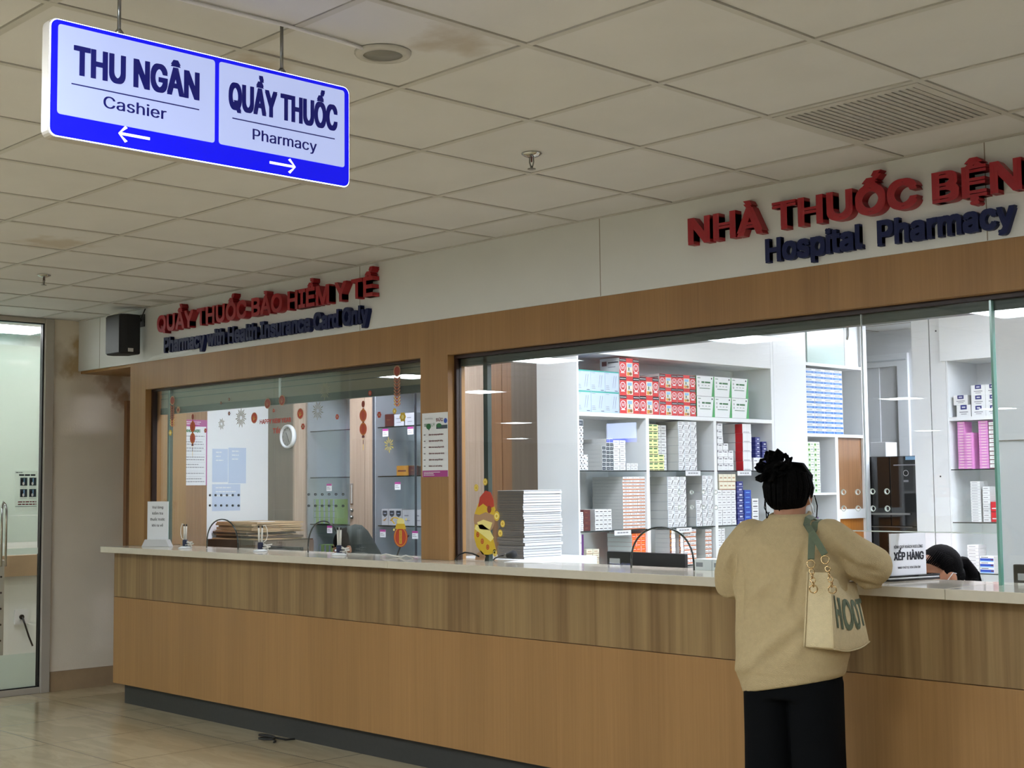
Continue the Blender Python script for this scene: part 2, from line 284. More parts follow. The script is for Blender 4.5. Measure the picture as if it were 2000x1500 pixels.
    def limb(s, pts, rs, m, X=None, n=12, steps=5):
        """smooth tapering limb with rounded ends through joints"""
        P = [Vector(p) for p in pts]; out = []; rr = []
        for i in range(len(P) - 1):
            for t in range(steps): u = t / steps; out.append(P[i].lerp(P[i + 1], u)); rr.append(rs[i] + (rs[i + 1] - rs[i]) * u)
        out.append(P[-1]); rr.append(rs[-1])
        d0 = (out[0] - out[1]).normalized(); d1 = (out[-1] - out[-2]).normalized()
        pre = [(out[0] + d0 * rr[0] * k, rr[0] * math.sqrt(max(.02, 1 - k * k))) for k in (.98, .75, .4)]; post = [(out[-1] + d1 * rr[-1] * k, rr[-1] * math.sqrt(max(.02, 1 - k * k))) for k in (.4, .75, .98)]
        return s.tube([p for p, _ in pre] + out + [p for p, _ in post], [r for _, r in pre] + rr + [r for _, r in post], m, n, False, X)
    def text(s, t, h, m, X, bold=0., width=None, align='L', depth=0., z=.0004, res=2, xs=1.):
        """text with cap height h; frame X: baseline origin; bold: stroke gain as a share of the cap height, made of overlaid shifted copies"""
        k = (h - 2 * bold * h * .5) / CAP; vs, fs = text_mesh(t, depth / k if depth else 0., res)
        if not vs: return s
        g = bold * h * .5; x0 = min(v.x for v in vs); x1 = max(v.x for v in vs); kx = k * xs
        if width: kx = (width - 2 * g) / (x1 - x0)
        off = {'L': -x0, 'C': -(x0 + x1) / 2, 'R': -x1}[align]; gx = g if align == 'L' else 0.
        sh = [(0, 0)] if bold <= 0 else [(-g, 0), (g, 0)] if bold < .09 else [(g * p, g * .7 * r) for p in (-1, -.5, 0, .5, 1) for r in (-1, 1)]
        for q, (dx, dy) in enumerate(sh): s.add([((v.x + off) * kx + dx + gx, v.y * k + dy + g, v.z * k + z + q * .00012) for v in vs], fs, m, False, X)
        return s
    def mesh(s, name):
        me = bpy.data.meshes.new(name); me.from_pydata(s.v, [], s.f); me.polygons.foreach_set('material_index', s.m); me.polygons.foreach_set('use_smooth', s.sm)
        for m in s.mats: me.materials.append(M[m])
        me.update(); return me
    def build(s, name, parent=None, bevel=0., loc=None, rz=0., seg=2):
        o = bpy.data.objects.new(name, s.mesh(name)); COL.objects.link(o)
        if loc is not None: o.location = loc
        if rz: o.rotation_euler = (0, 0, rz)
        if parent is not None: o.parent = parent
        if bevel > 0: b = o.modifiers.new('b', 'BEVEL'); b.width = bevel; b.segments = seg; b.limit_method = 'ANGLE'; b.angle_limit = .7
        return o
def remesh(mb, name, voxel=.008, smooth=6):
    o = mb.build(name); r = o.modifiers.new('r', 'REMESH'); r.mode = 'VOXEL'; r.voxel_size = voxel; r.use_smooth_shade = True
    sm = o.modifiers.new('s', 'SMOOTH'); sm.factor = .5; sm.iterations = smooth
    dg = bpy.context.evaluated_depsgraph_get(); dg.update(); me = bpy.data.meshes.new_from_object(o.evaluated_get(dg)); me.name = name
    me.polygons.foreach_set('use_smooth', [True] * len(me.polygons)); bpy.data.objects.remove(o)
    me.materials.clear(); me.materials.append(M[mb.mats[0]]); return me
def link(name, me, parent=None, loc=None, rz=0.):
    o = bpy.data.objects.new(name, me); COL.objects.link(o)
    if loc is not None: o.location = loc
    if rz: o.rotation_euler = (0, 0, rz)
    if parent is not None: o.parent = parent
    return o
def tag(o, label, cat, group=None, kind=None):
    o['label'] = label; o['category'] = cat
    if group: o['group'] = group
    if kind: o['kind'] = kind
    return o
def thing(name, label, cat, loc=(0, 0, 0), rz=0., group=None):
    o = bpy.data.objects.new(name, None); COL.objects.link(o); o.location = loc; o.rotation_euler = (0, 0, rz); o.empty_display_size = .05
    return tag(o, label, cat, group)
def struct(o): o['kind'] = 'structure'; return o
def dup(root, loc, rz=None, label=None, group=None):
    r = root.copy(); COL.objects.link(r); r.location = loc
    if rz is not None: r.rotation_euler = (0, 0, rz)
    if label: r['label'] = label
    if group: r['group'] = group
    for ch in list(root.children):
        c = ch.copy(); COL.objects.link(c); c.parent = r
        for g in list(ch.children): d = g.copy(); COL.objects.link(d); d.parent = c
    return r
# ---------------------------------------------------------------- large structure
OXG, OYG, CZ = -3.474, 2.831, 2.80
b = MB(); b.box(-30, 8, -26, 11, -.1, 0, 'floor_tile'); struct(b.build('floor'))
def skip_cell(i, j): return (i, j) == (1, 2)
LIGHTS = [(-15.2, -.45), (-12.55, -.3), (-10.1, -.13), (-7.5, -.1), (-4.95, -.1), (-2.4, -.13), (.2, -.13), (2.7, -.13), (-14.0, -2.75), (-11.3, -9.1), (-11.8, -13.2), (-17.9, -21.5), (-20.4, -9.6), (-27, -16)] + \
         [(-7.2, 1.0), (-4.8, 1.0), (-2.7, .9), (.6, 2.35), (3.2, 2.35), (-5.2, -2.75), (-2.7, -2.75), (-.2, -2.75), (2.4, -2.75), (-6.6, -5.6), (-4.0, -5.6), (-1.4, -5.6), (1.2, -5.6), (-8, -9), (-4, -9), (0, -9)]  # second list: unseen panels added to brighten the fascia and counter front
b = MB(); b.box(-30, 8, -26, 4.97, 2.816, 2.95, 'ceiling_tile')
for i in range(-14, 12):
    for j in range(-9, 4):
        if skip_cell(i, j): continue
        x0 = OXG + .6 * i + .015; y0 = OYG + .6 * j + .014; x0 -= .001; x1 = x0 + .572; y1 = min(y0 + .572, 4.958)
        if y1 - y0 < .02: continue
        if any(abs((x0 + x1) / 2 - lx) < .58 and abs((y0 + y1) / 2 - ly) < .58 for lx, ly in LIGHTS): continue
        dz = random.uniform(-.0012, .0012); b.box(x0, x1, y0, y1, 2.803 + dz, 2.816, 'ceiling_tile')
struct(b.build('ceiling'))
b = MB()
for i in range(-14, 13): b.box(OXG + .6 * i - .012, OXG + .6 * i + .012, -3, 4.96, 2.7985, 2.815, 'grid_white')
for j in range(-9, 4): b.box(-12, 4.2, OYG + .6 * j - .012, OYG + .6 * j + .012, 2.799, 2.815, 'grid_white')
b.box(-10, 2, 4.936, 4.96, 2.798, 2.815, 'grid_white')
struct(b.build('trim_1'))
b = MB(); b.box(-30.2, -30, -26, 6.3, 0, 2.95, 'hall_far'); struct(b.build('wall_hall_left'))
b = MB(); b.box(-30, 8, -26.2, -26, 0, 2.95, 'hall_far'); struct(b.build('wall_hall_back'))
b = MB(); b.box(8, 8.2, -26, 5, 0, 2.95, 'hall_far'); struct(b.build('wall_hall_right'))
b = MB(); b.box(-30, -11.3, 2.3, 2.45, 0, 2.95, 'hall_far'); struct(b.build('wall_hall_front'))
b = MB(); b.box(2, 8, 4.97, 5.12, 0, 2.95, 'hall_far'); struct(b.build('wall_hall_side'))
# fascia and wood facing of the counter front
b = MB(); b.box(-10, 2, 4.96, 5.12, 2.415, 2.95, 'fascia')
for x in (-9.66, -6.456, -4.541, -2.53): b.box(x - .002, x + .002, 4.9592, 4.962, 2.416, 2.80, 'fascia_seam')
struct(b.build('wall_fascia'))
b = MB(); b.box(-10, -9.197, 4.98, 5.9, 2.395, 2.418, 'wood_panel')
b.box(-9.197, 2, 4.966, 5.012, 2.216, 2.4149, 'wood_panel'); b.box(-9.197, -8.974, 4.966, 5.3, 1.1008, 2.216, 'wood_panel'); b.box(-5.915, -5.683, 4.966, 5.09, 1.1008, 2.216, 'wood_panel'); b.box(-9.197, 2, 5.012, 5.12, 2.222, 2.4149, 'wood_panel')
for x, z0, z1 in ((-8.974, 2.216, 2.415), (-7.57, 2.216, 2.415), (-5.80, 2.216, 2.415), (-4.134, 2.216, 2.415), (-3.25, 2.216, 2.415)): b.box(x - .001, x + .001, 4.9655, 4.967, z0, z1, 'wood_oak')
struct(b.build('wall_front'))
b = MB(); b.box(-10.12, -10, 4.749, 6.4, 0, 2.95, 'wall_paint'); struct(b.build('wall_left'))
b = MB(); b.box(-10.0, -9.985, 4.755, 5.34, 0, .145, 'skirting'); struct(b.build('baseboard_left'))
b = MB(); b.box(-10.0, -9.955, 5.35, 5.43, 0, 2.20, 'wood_brown'); b.box(-10.0, -9.955, 5.43, 6.3, 2.13, 2.20, 'wood_brown'); struct(b.build('trim_2'))
# pharmacy rooms
b = MB(); b.box(-10, 1.5, 5.12, 11, 2.757, 2.9, 'white_wall')
for x in (-6.8, -6.2, -5.6, -5.0, -4.4): b.box(x - .01, x + .01, 9.0, 10.2, 2.7555, 2.758, 'fascia_seam')
for y in (9.2, 9.8): b.box(-7, -4, y - .01, y + .01, 2.7555, 2.758, 'fascia_seam')
struct(b.build('ceiling_pharmacy'))
b = MB(); b.box(-9.15, -9.05, 5.301, 5.521, 0, 2.757, 'wood_brown'); b.box(-9.15, -9.05, 5.521, 6.2, 0, 2.757, 'white_wall'); struct(b.build('wall_side'))
b = MB(); b.box(-9.05, -5.95, 6.55, 6.65, 0, 2.757, 'white_wall'); struct(b.build('wall_partition'))
b = MB(); b.box(-7.5, -6.34, 10.2, 10.3, 0, 2.757, 'white_wall'); b.box(-5.925, 1.5, 10.2, 10.3, 0, 2.757, 'white_wall'); b.box(-6.34, -5.925, 10.2, 10.3, 2.557, 2.757, 'white_wall'); struct(b.build('wall_back'))
b = MB(); b.box(1.4, 1.5, 5.12, 10.3, 0, 2.757, 'white_wall'); struct(b.build('wall_right'))
b = MB(); b.box(-3.015, 1.4, 5.9, 6.0, 0, 2.757, 'white_wall'); b.box(-3.0, 1.4, 5.897, 5.9, 1.676, 1.680, 'fascia_seam'); struct(b.build('wall_screen'))
b = MB(); b.box(-4.972, -4.842, 8.6, 8.7, 0, 2.757, 'white_wall'); b.box(-4.834, -4.722, 8.6, 8.7, 0, 2.757, 'white_wall'); b.box(-4.85, -4.83, 8.66, 8.7, 0, 2.757, 'black')
for z in (2.52, 1.53): b.box(-4.79, -4.78, 8.598, 8.6, z, z + .01, 'black')
struct(b.build('wall_pillar'))
b = MB(); b.box(-6.34, -6.2, 10.19, 10.24, 0, 2.50, 'lam_white'); b.box(-6.02, -5.925, 10.17, 10.24, 0, 2.455, 'lam_white'); b.box(-6.34, -5.925, 10.17, 10.24, 2.455, 2.56, 'lam_white'); b.box(-6.36, -5.935, 10.16, 10.18, 2.50, 2.51, 'lam_edge')
d = struct(b.build('door_2')); b = MB(); b.box(-6.2, -6.02, 10.2, 10.23, 0, 2.455, 'fascia'); b.build('door_leaf', d)

# glass storefront at the left end of the hall, and the corridor behind it
b = MB(); b.box(-10.06, -9.97, 4.68, 4.749, 0, 2.80, 'aluminium'); b.box(-10.05, -9.98, 2.6, 4.68, 0, .045, 'aluminium'); b.box(-10.05, -9.98, 2.6, 4.68, 2.765, 2.80, 'aluminium'); b.box(-10.06, -9.97, 2.53, 2.6, 0, 2.80, 'aluminium')
d1 = struct(b.build('door_1', bevel=.003))
b = MB(); b.box(-10.035, -9.995, 4.668, 4.682, .045, 2.765, 'black'); b.box(-10.035, -9.995, 2.6, 4.68, .045, .053, 'black'); b.box(-10.035, -9.995, 2.6, 4.68, 2.757, 2.765, 'black'); b.build('gasket', d1)
b = MB(); b.box(-10.02, -10.012, 2.6, 4.668, .053, 2.757, 'glass'); b.build('pane', d1)
b = MB(); b.box(-10.010, -10.0085, 2.6, 4.655, 1.32, 2.585, 'frost'); b.box(-10.0105, -10.0085, 2.6, 4.655, 1.12, 1.315, 'frost'); b.box(-10.0105, -10.0085, 2.6, 4.655, .05, .30, 'frost'); b.box(-10.0105, -10.0085, 2.6, 4.66, 1.03, 1.075, 'frost'); b.build('frosted_film', d1)
b = MB(); b.tube([(-9.95, 4.387, .95), (-9.95, 4.387, 1.36), (-9.955, 4.38, 1.40), (-9.97, 4.37, 1.42), (-9.955, 4.36, 1.40), (-9.95, 4.353, 1.36), (-9.95, 4.353, .95)], .009, 'chrome'); b.build('handle', d1)
b = MB(); b.box(-11.3, -11.2, 2.5, 6.4, 0, 2.8, 'hall_wall'); b.box(-11.2, -10.12, 6.3, 6.4, 0, 2.8, 'hall_wall'); b.box(-11.3, -10.05, 2.45, 2.53, 0, 2.8, 'hall_wall'); struct(b.build('wall_corridor'))
b = MB(); b.box(-11.2, -11.12, 2.6, 6.0, .80, .97, 'skirting'); b.build('trim_3'); struct(bpy.data.objects['trim_3'])

# ---------------------------------------------------------------- ceiling lights
def ceiling_light(x, y, z, m, nm, lab, grp):
    t = thing(nm, lab, 'ceiling light', (x, y, z), 0, grp)
    f = MB(); f.box(-.3, .3, -.3, -.28, -.004, .02, 'white'); f.box(-.3, .3, .28, .3, -.004, .02, 'white'); f.box(-.3, -.28, -.28, .28, -.004, .02, 'white'); f.box(.28, .3, -.28, .28, -.004, .02, 'white'); f.build('frame', t)
    f = MB(); f.box(-.28, .28, -.28, .28, .002, .016, m); f.build('diffuser', t); return t
l0 = None
for x, y in LIGHTS:
    if l0 is None: l0 = ceiling_light(x, y, 2.797, 'panel_hall', 'ceiling_light', 'square white panel light set in the hall ceiling away from the counter', 'hall ceiling panels')
    else: dup(l0, (x, y, 2.797))
l1 = None
for x, y in [(-4.75, 5.46), (-3.3, 7.0), (-3.2, 8.1), (-2.0, 6.6), (-1.6, 7.8), (-7.55, 5.5), (-1.55, 5.45), (-4.7, 9.45), (-4.7, 9.85)]:  # unseen panels; some added to brighten end panel, right wall, rear room
    if l1 is None: l1 = ceiling_light(x, y, 2.737, 'panel_room', 'ceiling_light', 'unseen square cool white panel light in the pharmacy ceiling behind the glass', 'pharmacy ceiling panels')
    else: dup(l1, (x, y, 2.737))
t = ceiling_light(-10.62, 4.7, 2.78, 'panel_corridor', 'ceiling_light', 'unseen square panel light deep in the corridor behind the glass door', None)  # unseen corridor panels; a second one added to brighten the frosted film
t = ceiling_light(-10.6, 3.5, 2.78, 'panel_corridor', 'ceiling_light', 'unseen square panel light in the corridor behind the glass door', None)
b = MB(); b.box(-11.3, -10.05, 2.45, 6.4, 2.80, 2.95, 'hall_wall'); struct(b.build('ceiling_corridor'))

# ---------------------------------------------------------------- the counter
t = thing('service_counter', 'long wood-fronted service counter with dark plinth under the pharmacy windows', 'counter', (-4, 4.9, 0))
b = MB(); b.box(-5.15, 6, -.07, .265, .14, .7425, 'wood_counter'); b.build('lower_panel', t, bevel=.0015)
b = MB(); b.box(-5.15, 6, -.07, .27, .7455, 1.06, 'wood_oak'); b.build('upper_panel', t, bevel=.0015)
b = MB(); b.box(-5.07, 6, -.02, .25, 0, .139, 'plinth'); b.build('plinth', t)
for k, (x0, x1, lab) in enumerate(((-9.165, -5.921, 'white counter slab under the window with New Year stickers'), (-5.919, -2.631, 'middle white counter slab, in front of the paper stack'), (-2.629, 2, 'white counter slab nearest the queueing notice'))):
    b = MB(); b.box(x0, x1, 4.73, 5.19, 1.06, 1.10, 'worktop'); tag(b.build('worktop', bevel=.002), lab, 'countertop', 'counter slabs')

# ---------------------------------------------------------------- glazing
def pane(name, outline, holes, y, parent, edge, hole_edge=None):
    """a flat glass sheet 8 mm thick in the XZ plane cut from an outline, with real drilled holes (x, z, r)"""
    c = bpy.data.curves.new('c', 'CURVE'); c.dimensions = '2D'; c.fill_mode = 'BOTH'; c.extrude = .004
    for pts in [outline] + [[(x + r * math.cos(2 * math.pi * k / 14), z + r * math.sin(2 * math.pi * k / 14)) for k in range(14)] for x, z, r in holes]:
        s = c.splines.new('POLY'); s.points.add(len(pts) - 1); s.use_cyclic_u = True
        for p, q in zip(s.points, pts): p.co = (q[0], q[1], 0, 1)
    o = bpy.data.objects.new('c', c); COL.objects.link(o); dg = bpy.context.evaluated_depsgraph_get(); dg.update()
    me = bpy.data.meshes.new_from_object(o.evaluated_get(dg)); bpy.data.objects.remove(o); me.name = name
    me.transform(T((0, y, 0)) @ FY); me.materials.clear(); me.materials.append(M['glass']); me.materials.append(M[edge]); me.materials.append(M[hole_edge or edge])
    for p in me.polygons:
        p.use_smooth = False
        if abs(p.normal.y) < .5: p.material_index = 2 if any((p.center.x - x) ** 2 + (p.center.z - z) ** 2 < (r * 1.3) ** 2 for x, z, r in holes) else 1
        else: p.material_index = 0
    return link(name, me, parent)
def arch(xa, xb, z0, z1, n=14):
    r = (xb - xa) / 2; c = (xa + xb) / 2; rz = z1 - z0
    return [(c + r * math.cos(math.pi - math.pi * k / n), z0 + rz * math.sin(math.pi * k / n) ** .72) for k in range(n + 1)]
def arch_edge(xa, xb, y, m, parent):
    b = MB(); b.tube([(x, y, z) for x, z in arch(xa, xb, 1.1015, 1.296, 24)], .0045, m, 6); return b.build('arch_edge', parent)
ZT, ZB = 2.205, 1.1005
b = MB()
b.box(-8.974, -8.952, 5.013, 5.05, 1.10, 2.216, 'dark_frame'); b.box(-8.974, -5.915, 5.013, 5.05, 2.203, 2.222, 'dark_frame'); b.box(-5.925, -5.915, 5.013, 5.05, 1.10, 2.216, 'dark_frame')
w1 = struct(b.build('window_1'))
b = MB(); b.box(-8.80, -8.776, 5.046, 5.075, 1.10, 2.2, 'green_rail'); b.box(-8.7755, -8.7735, 5.046, 5.0485, 1.10, 2.2, 'glass_edge'); b.build('upright', w1)  # dark green upright strip with a thin pale edge, behind the glass
H1 = [(-8.214 + .0706 * k, z, .0075) for k in range(6) for z in (1.388, 1.457)]
pane('pane', [(-8.952, ZT), (-8.952, ZB)] + arch(-8.243, -7.858, ZB, 1.296) + [(-7.453, ZB), (-7.453, ZT)], H1, 5.035, w1, 'clear', 'glass_edge_dark')  # hole edges: dark look against the bright room put into the colour
H2 = [(-7.073 + .0702 * k, z, .0075) for k in range(6) for z in (1.389, 1.459)]
pane('pane', [(-7.447, ZT), (-7.447, ZB)] + arch(-7.073, -6.753, ZB, 1.294) + [(-5.925, ZB), (-5.925, ZT)], H2, 5.035, w1, 'clear', 'glass_edge_dark')
arch_edge(-8.243, -7.858, 5.03, 'glass_edge_dark', w1); arch_edge(-7.073, -6.753, 5.03, 'glass_edge_dark', w1)
t = thing('roller_blind', 'grey-green blind pulled partly down behind the stickered window', 'blind', (-7.44, 5.085, 2.2))
b = MB(); b.box(-1.5, 1.515, -.012, .012, -.12, -.055, 'blind'); b.box(-1.5, 1.515, -.009, .015, -.055, .012, 'blind'); b.box(-1.5, 1.515, -.014, .01, -.057, -.053, 'green_rail'); b.box(-1.5, 1.515, -.014, .01, -.02, -.016, 'green_rail'); b.box(-.012, .012, -.016, .012, -.12, .012, 'lam_edge'); b.build('slats', t)
b = MB(); b.box(-1.5, 1.515, -.016, .016, -.165, -.12, 'green_rail'); b.build('bottom_rail', t)
b = MB()
b.box(-5.683, -5.665, 5.013, 5.05, 1.10, 2.216, 'dark_frame'); b.box(-5.683, 1.9, 5.0125, 5.05, 2.196, 2.222, 'dark_frame')
w2 = struct(b.build('window_2'))
b = MB(); b.box(-5.665, 1.9, 5.046, 5.10, 2.155, 2.2, 'green_rail'); b.build('top_rail', w2)
b = MB(); b.box(-5.485, -5.452, 5.046, 5.075, 1.10, 2.2, 'green_rail'); b.build('upright', w2)
H3 = [(-4.129 + .0707 * k, z, .0075) for k in range(4) for z in (1.391, 1.46)] + [(-3.247, 1.389, .009), (-3.247, 1.457, .009), (-3.178, 1.389, .009), (-3.178, 1.457, .009)]
pane('pane', [(-5.665, ZT), (-5.665, ZB)] + arch(-4.433, -4.05, ZB, 1.296) + [(-3.45, ZB), (-3.45, 1.297), (-3.143, 1.297), (-3.143, ZT)], H3, 5.035, w2, 'clear', 'glass_edge_white')
H4 = [(-3.108, 1.389, .009), (-3.108, 1.459, .009), (-3.041, 1.389, .009), (-3.041, 1.459, .009)]
pane('pane', [(-3.137, ZT), (-3.137, 1.297), (-2.566, 1.297), (-2.566, ZT)], H4, 5.035, w2, 'clear', 'glass_edge_white')
pane('pane', [(-2.562, ZT), (-2.562, ZB), (1.9, ZB), (1.9, ZT)], [], 5.047, w2, 'glass_edge')
b = MB(); b.box(-3.45, -2.566, 5.029, 5.041, 1.2945, 1.2985, 'glass_edge_white'); b.box(-3.1418, -3.1382, 5.0305, 5.0395, 1.297, 2.205, 'lam_edge'); b.box(-2.569, -2.560, 5.028, 5.052, 1.10, 2.205, 'glass_edge'); b.build('glass_seam', w2)
arch_edge(-4.433, -4.05, 5.03, 'glass_edge_dark', w2)
for hs, o in ((H3, w2), (H4, w2)):
    b = MB()
    for x, z, r in hs: b.ring(0, 0, r, r + .0035, 'glass_edge_white', T((x, 5.0305, z)) @ FY)
    b.build('hole_rims', o)
# ---------------------------------------------------------------- hanging lightbox sign (plane x = -3.186)
def rrect(x0, x1, y0, y1, r, n=5):
    out = []
    for cx, cy, a0 in ((x1 - r, y0 + r, -90), (x1 - r, y1 - r, 0), (x0 + r, y1 - r, 90), (x0 + r, y0 + r, 180)):
        for k in range(n + 1): a = math.radians(a0 + 90 * k / n); out.append((cx + r * math.cos(a), cy + r * math.sin(a)))
    return out
sg = thing('hanging_sign', 'blue and white lightbox sign with two arrows hanging from the ceiling on two rods', 'sign', (-3.186, 1.953, 2.36))
b = MB(); b.prism(rrect(-.46, .46, 0, .300, .022), .038, 'aluminium', T((-.041, 0, 0)) @ FX); b.build('casing', sg, bevel=.002)
b = MB(); b.prism(rrect(-.4575, .4575, .0025, .2975, .020), .004, 'sign_rim', T((-.006, 0, 0)) @ FX); b.build('light_rim', sg)
b = MB(); b.prism(rrect(-.4555, .4555, .0045, .2955, .019), .0025, 'sign_blue', T((-.0025, 0, 0)) @ FX)
SX = T((.0003, -1.953, -2.36))
b.build('face_plate', sg)
for nm, x0, x1 in (('left', 1.515, 1.960), ('right', 1.973, 2.392)):
    b = MB(); b.prism(rrect(x0, x1, 2.419, 2.645, .008, 3), .0006, 'sign_white', SX @ FX)
    XF = lambda y, z: SX @ T((.0008, y, z)) @ FX
    if nm == 'left':
        b.text('THU NGÂN', .077, 'sign_ink', XF(1.556, 2.524), bold=.10, width=.356)
        b.rect(1.551, 1.912, 2.4992, 2.5024, 'sign_ink', SX @ T((.0012, 0, 0)) @ FX); b.text('Cashier', .032, 'sign_ink', XF(1.637, 2.4555), bold=.06, width=.178)
    else:
        b.text('QUẦY THUỐC', .077, 'sign_ink', XF(2.002, 2.5195), bold=.095, width=.364)
        b.rect(2.014, 2.357, 2.4952, 2.4984, 'sign_ink', SX @ T((.0012, 0, 0)) @ FX); b.text('Pharmacy', .032, 'sign_ink', XF(2.079, 2.448), bold=.06, width=.215)
    b.build('light_panel', sg)
def arrow(x0, x1, zc, flip):
    b = MB(); L = x1 - x0; p = [(0, .0035), (L - .008, .0035), (L - .026, .017), (L - .019, .0215), (L, 0), (L - .019, -.0215), (L - .026, -.017), (L - .008, -.0035), (0, -.0035)]
    if flip: p = [(L - x, y) for x, y in p][::-1]
    b.prism([(x + x0, y + zc) for x, y in p], .0006, 'sign_arrow', SX @ T((.0003, 0, 0)) @ FX); b.build('arrow', sg)
arrow(1.679, 1.768, 2.398, True); arrow(2.135, 2.222, 2.394, False)
for y in (1.689, 2.188):
    b = MB(); b.tube([(-.02, y - 1.953, .30), (-.02, y - 1.953, .437)], .005, 'steel'); b.lathe([(.012, .30), (.012, .306), (.006, .314)], 'steel', T((-.02, y - 1.953, 0))); b.build('rod', sg)
b = MB(); b.tube([(-3.19, 1.5, 2.795), (-3.2, 1.9, 2.794), (-3.19, 2.19, 2.795), (-3.2, 2.4, 2.795), (-3.215, 2.5, 2.797)], .0055, 'cord_light', 6); tag(b.build('power_cord'), 'thin pale cord running along the ceiling to the round speaker', 'cord')
# second, dimmer lightbox far down the hall (seen only as a reflection in the glass)
s2 = thing('hanging_sign', 'distant lightbox sign facing the counter, reflected in the pharmacy glass', 'sign', (-15.45, -7.3, 2.2))
b = MB(); b.box(-.35, .35, -.03, .03, 0, .36, 'aluminium'); b.build('casing', s2)
b = MB(); b.box(-.33, .33, .03, .033, .08, .34, 'far_sign'); b.box(-.33, .33, .03, .033, .02, .08, 'far_blue'); b.build('face_plate', s2)
b = MB(); b.tube([(-.2, 0, .36), (-.2, 0, .6)], .006, 'steel'); b.build('rod', s2); b = MB(); b.tube([(.2, 0, .36), (.2, 0, .6)], .006, 'steel'); b.build('rod', s2)

# ---------------------------------------------------------------- raised lettering on the fascia
def raised(nm, label, words, x0, x1, z, cap, depth, m, bold, yf):
    """letters placed one by one between x0 and x1; every letter is a solid of its own"""
    t = thing(nm, label, 'raised lettering', (x0, 4.96, z)); s = words; g = bold * cap * .5; k = (cap - 2 * g) / CAP
    base = text_w('I')[1]; pos = [text_w(s[:i] + 'I')[1] - base if i else 0 for i in range(len(s))]
    a0, a1 = text_w(s); kx = (x1 - x0 - 2 * g) / (a1 - a0)
    for i, ch in enumerate(s):
        if ch == ' ': continue
        vs, fs = text_mesh(ch, depth / k, 3); b = MB()
        for q, (dx, dy) in enumerate(((-g, -g), (g, -g), (g, g), (-g, g))):
            b.add([((v.x + pos[i] - a0) * kx + dx + g, v.y * k + dy + g, v.z * k + q * .0004) for v in vs], fs, m, False, T((0, yf + depth / 2 - 4.96, 0)) @ FY)
        b.build('letter', t)
    return t
raised('raised_lettering', 'red raised capitals over the stickered window', 'QUẦY THUỐC BẢO HIỂM Y TẾ', -8.72, -6.27, 2.598, .118, .05, 'red_letter', .09, 4.91)
raised('raised_lettering', 'dark blue raised line about health insurance cards, under red capitals', 'Pharmacy with Health Insurance Card Only', -8.66, -6.34, 2.452, .108, .03, 'blue_letter', .10, 4.93)
raised('raised_lettering', 'red raised capitals over the large pharmacy window', 'NHÀ THUỐC BỆNH', -3.955, -2.22, 2.583, .122, .045, 'red_letter', .12, 4.915)
raised('raised_lettering', 'dark blue raised words Hospital Pharmacy under red capitals', 'Hospital  Pharmacy', -3.545, -2.405, 2.452, .105, .025, 'blue_letter', .10, 4.935)
b = MB(); b.prism([(0, 0), (.62, .012), (.60, .028), (.52, .05), (.46, .03), (.36, .055), (.22, .03), (.08, .02)], .002, 'white', T((-8.93, 4.957, 2.425)) @ FY); tag(b.build('ragged_strip'), 'ragged white strip along the fascia below the blue lettering', 'paper')  # flat ragged white strip on the lower fascia edge

# ---------------------------------------------------------------- ceiling fixtures
t = thing('ceiling_grille', 'square ribbed air grille in the ceiling above the large pharmacy window', 'air vent', (-2.574, 4.331, 2.80))
b = MB(); b.box(-.287, .287, -.287, -.255, -.004, .014, 'grid_white'); b.box(-.287, .287, .255, .287, -.004, .014, 'grid_white'); b.box(-.287, -.255, -.255, .255, -.004, .014, 'grid_white'); b.box(.255, .287, -.255, .255, -.004, .014, 'grid_white'); b.build('frame', t)
b = MB(); b.box(-.255, .255, -.255, .255, .008, .015, 'vent_dark')
for k in range(19): y = -.24 + .48 * k / 18; b.box(y - .0092, y + .0092, -.255, .255, -.0035, .006, 'vent')
b.build('louvres', t)
t = thing('ceiling_speaker', 'round grey speaker grille set in the ceiling right of the hanging sign', 'speaker', (-3.217, 2.56, 2.80))
b = MB(); b.lathe([(.060, -.003), (.060, -.009), (.082, -.008), (.086, -.001), (.086, .002)], 'grid_white'); b.build('rim', t)
b = MB(); b.lathe([(.001, -.007), (.060, -.006), (.060, .002)], 'speaker_mesh'); b.build('mesh_cover', t)
def sprinkler(x, y, lab):
    t = thing('fire_sprinkler', lab, 'sprinkler', (x, y, 2.80))
    b = MB(); b.lathe([(.012, -.016), (.030, -.010), (.040, -.003), (.041, .0)], 'chrome'); b.build('escutcheon', t)
    b = MB(); b.tube([(-.010, 0, -.012), (-.011, 0, -.035), (-.003, 0, -.055)], .003, 'steel'); b.tube([(.010, 0, -.012), (.011, 0, -.035), (.003, 0, -.055)], .003, 'steel'); b.tube([(0, 0, -.012), (0, 0, -.034)], .003, 'box_maroon'); b.tube([(0, 0, -.05), (0, 0, -.062)], .005, 'steel'); b.build('yoke', t)
    b = MB(); b.lathe([(.004, -.061), (.016, -.063), (.016, -.0605), (.004, -.058)], 'steel'); b.build('deflector', t)
sprinkler(-3.819, 3.782, 'small chrome fire sprinkler in the ceiling above the lettering of the large window'); sprinkler(-7.957, 3.717, 'small chrome fire sprinkler in the ceiling near the wall speaker')

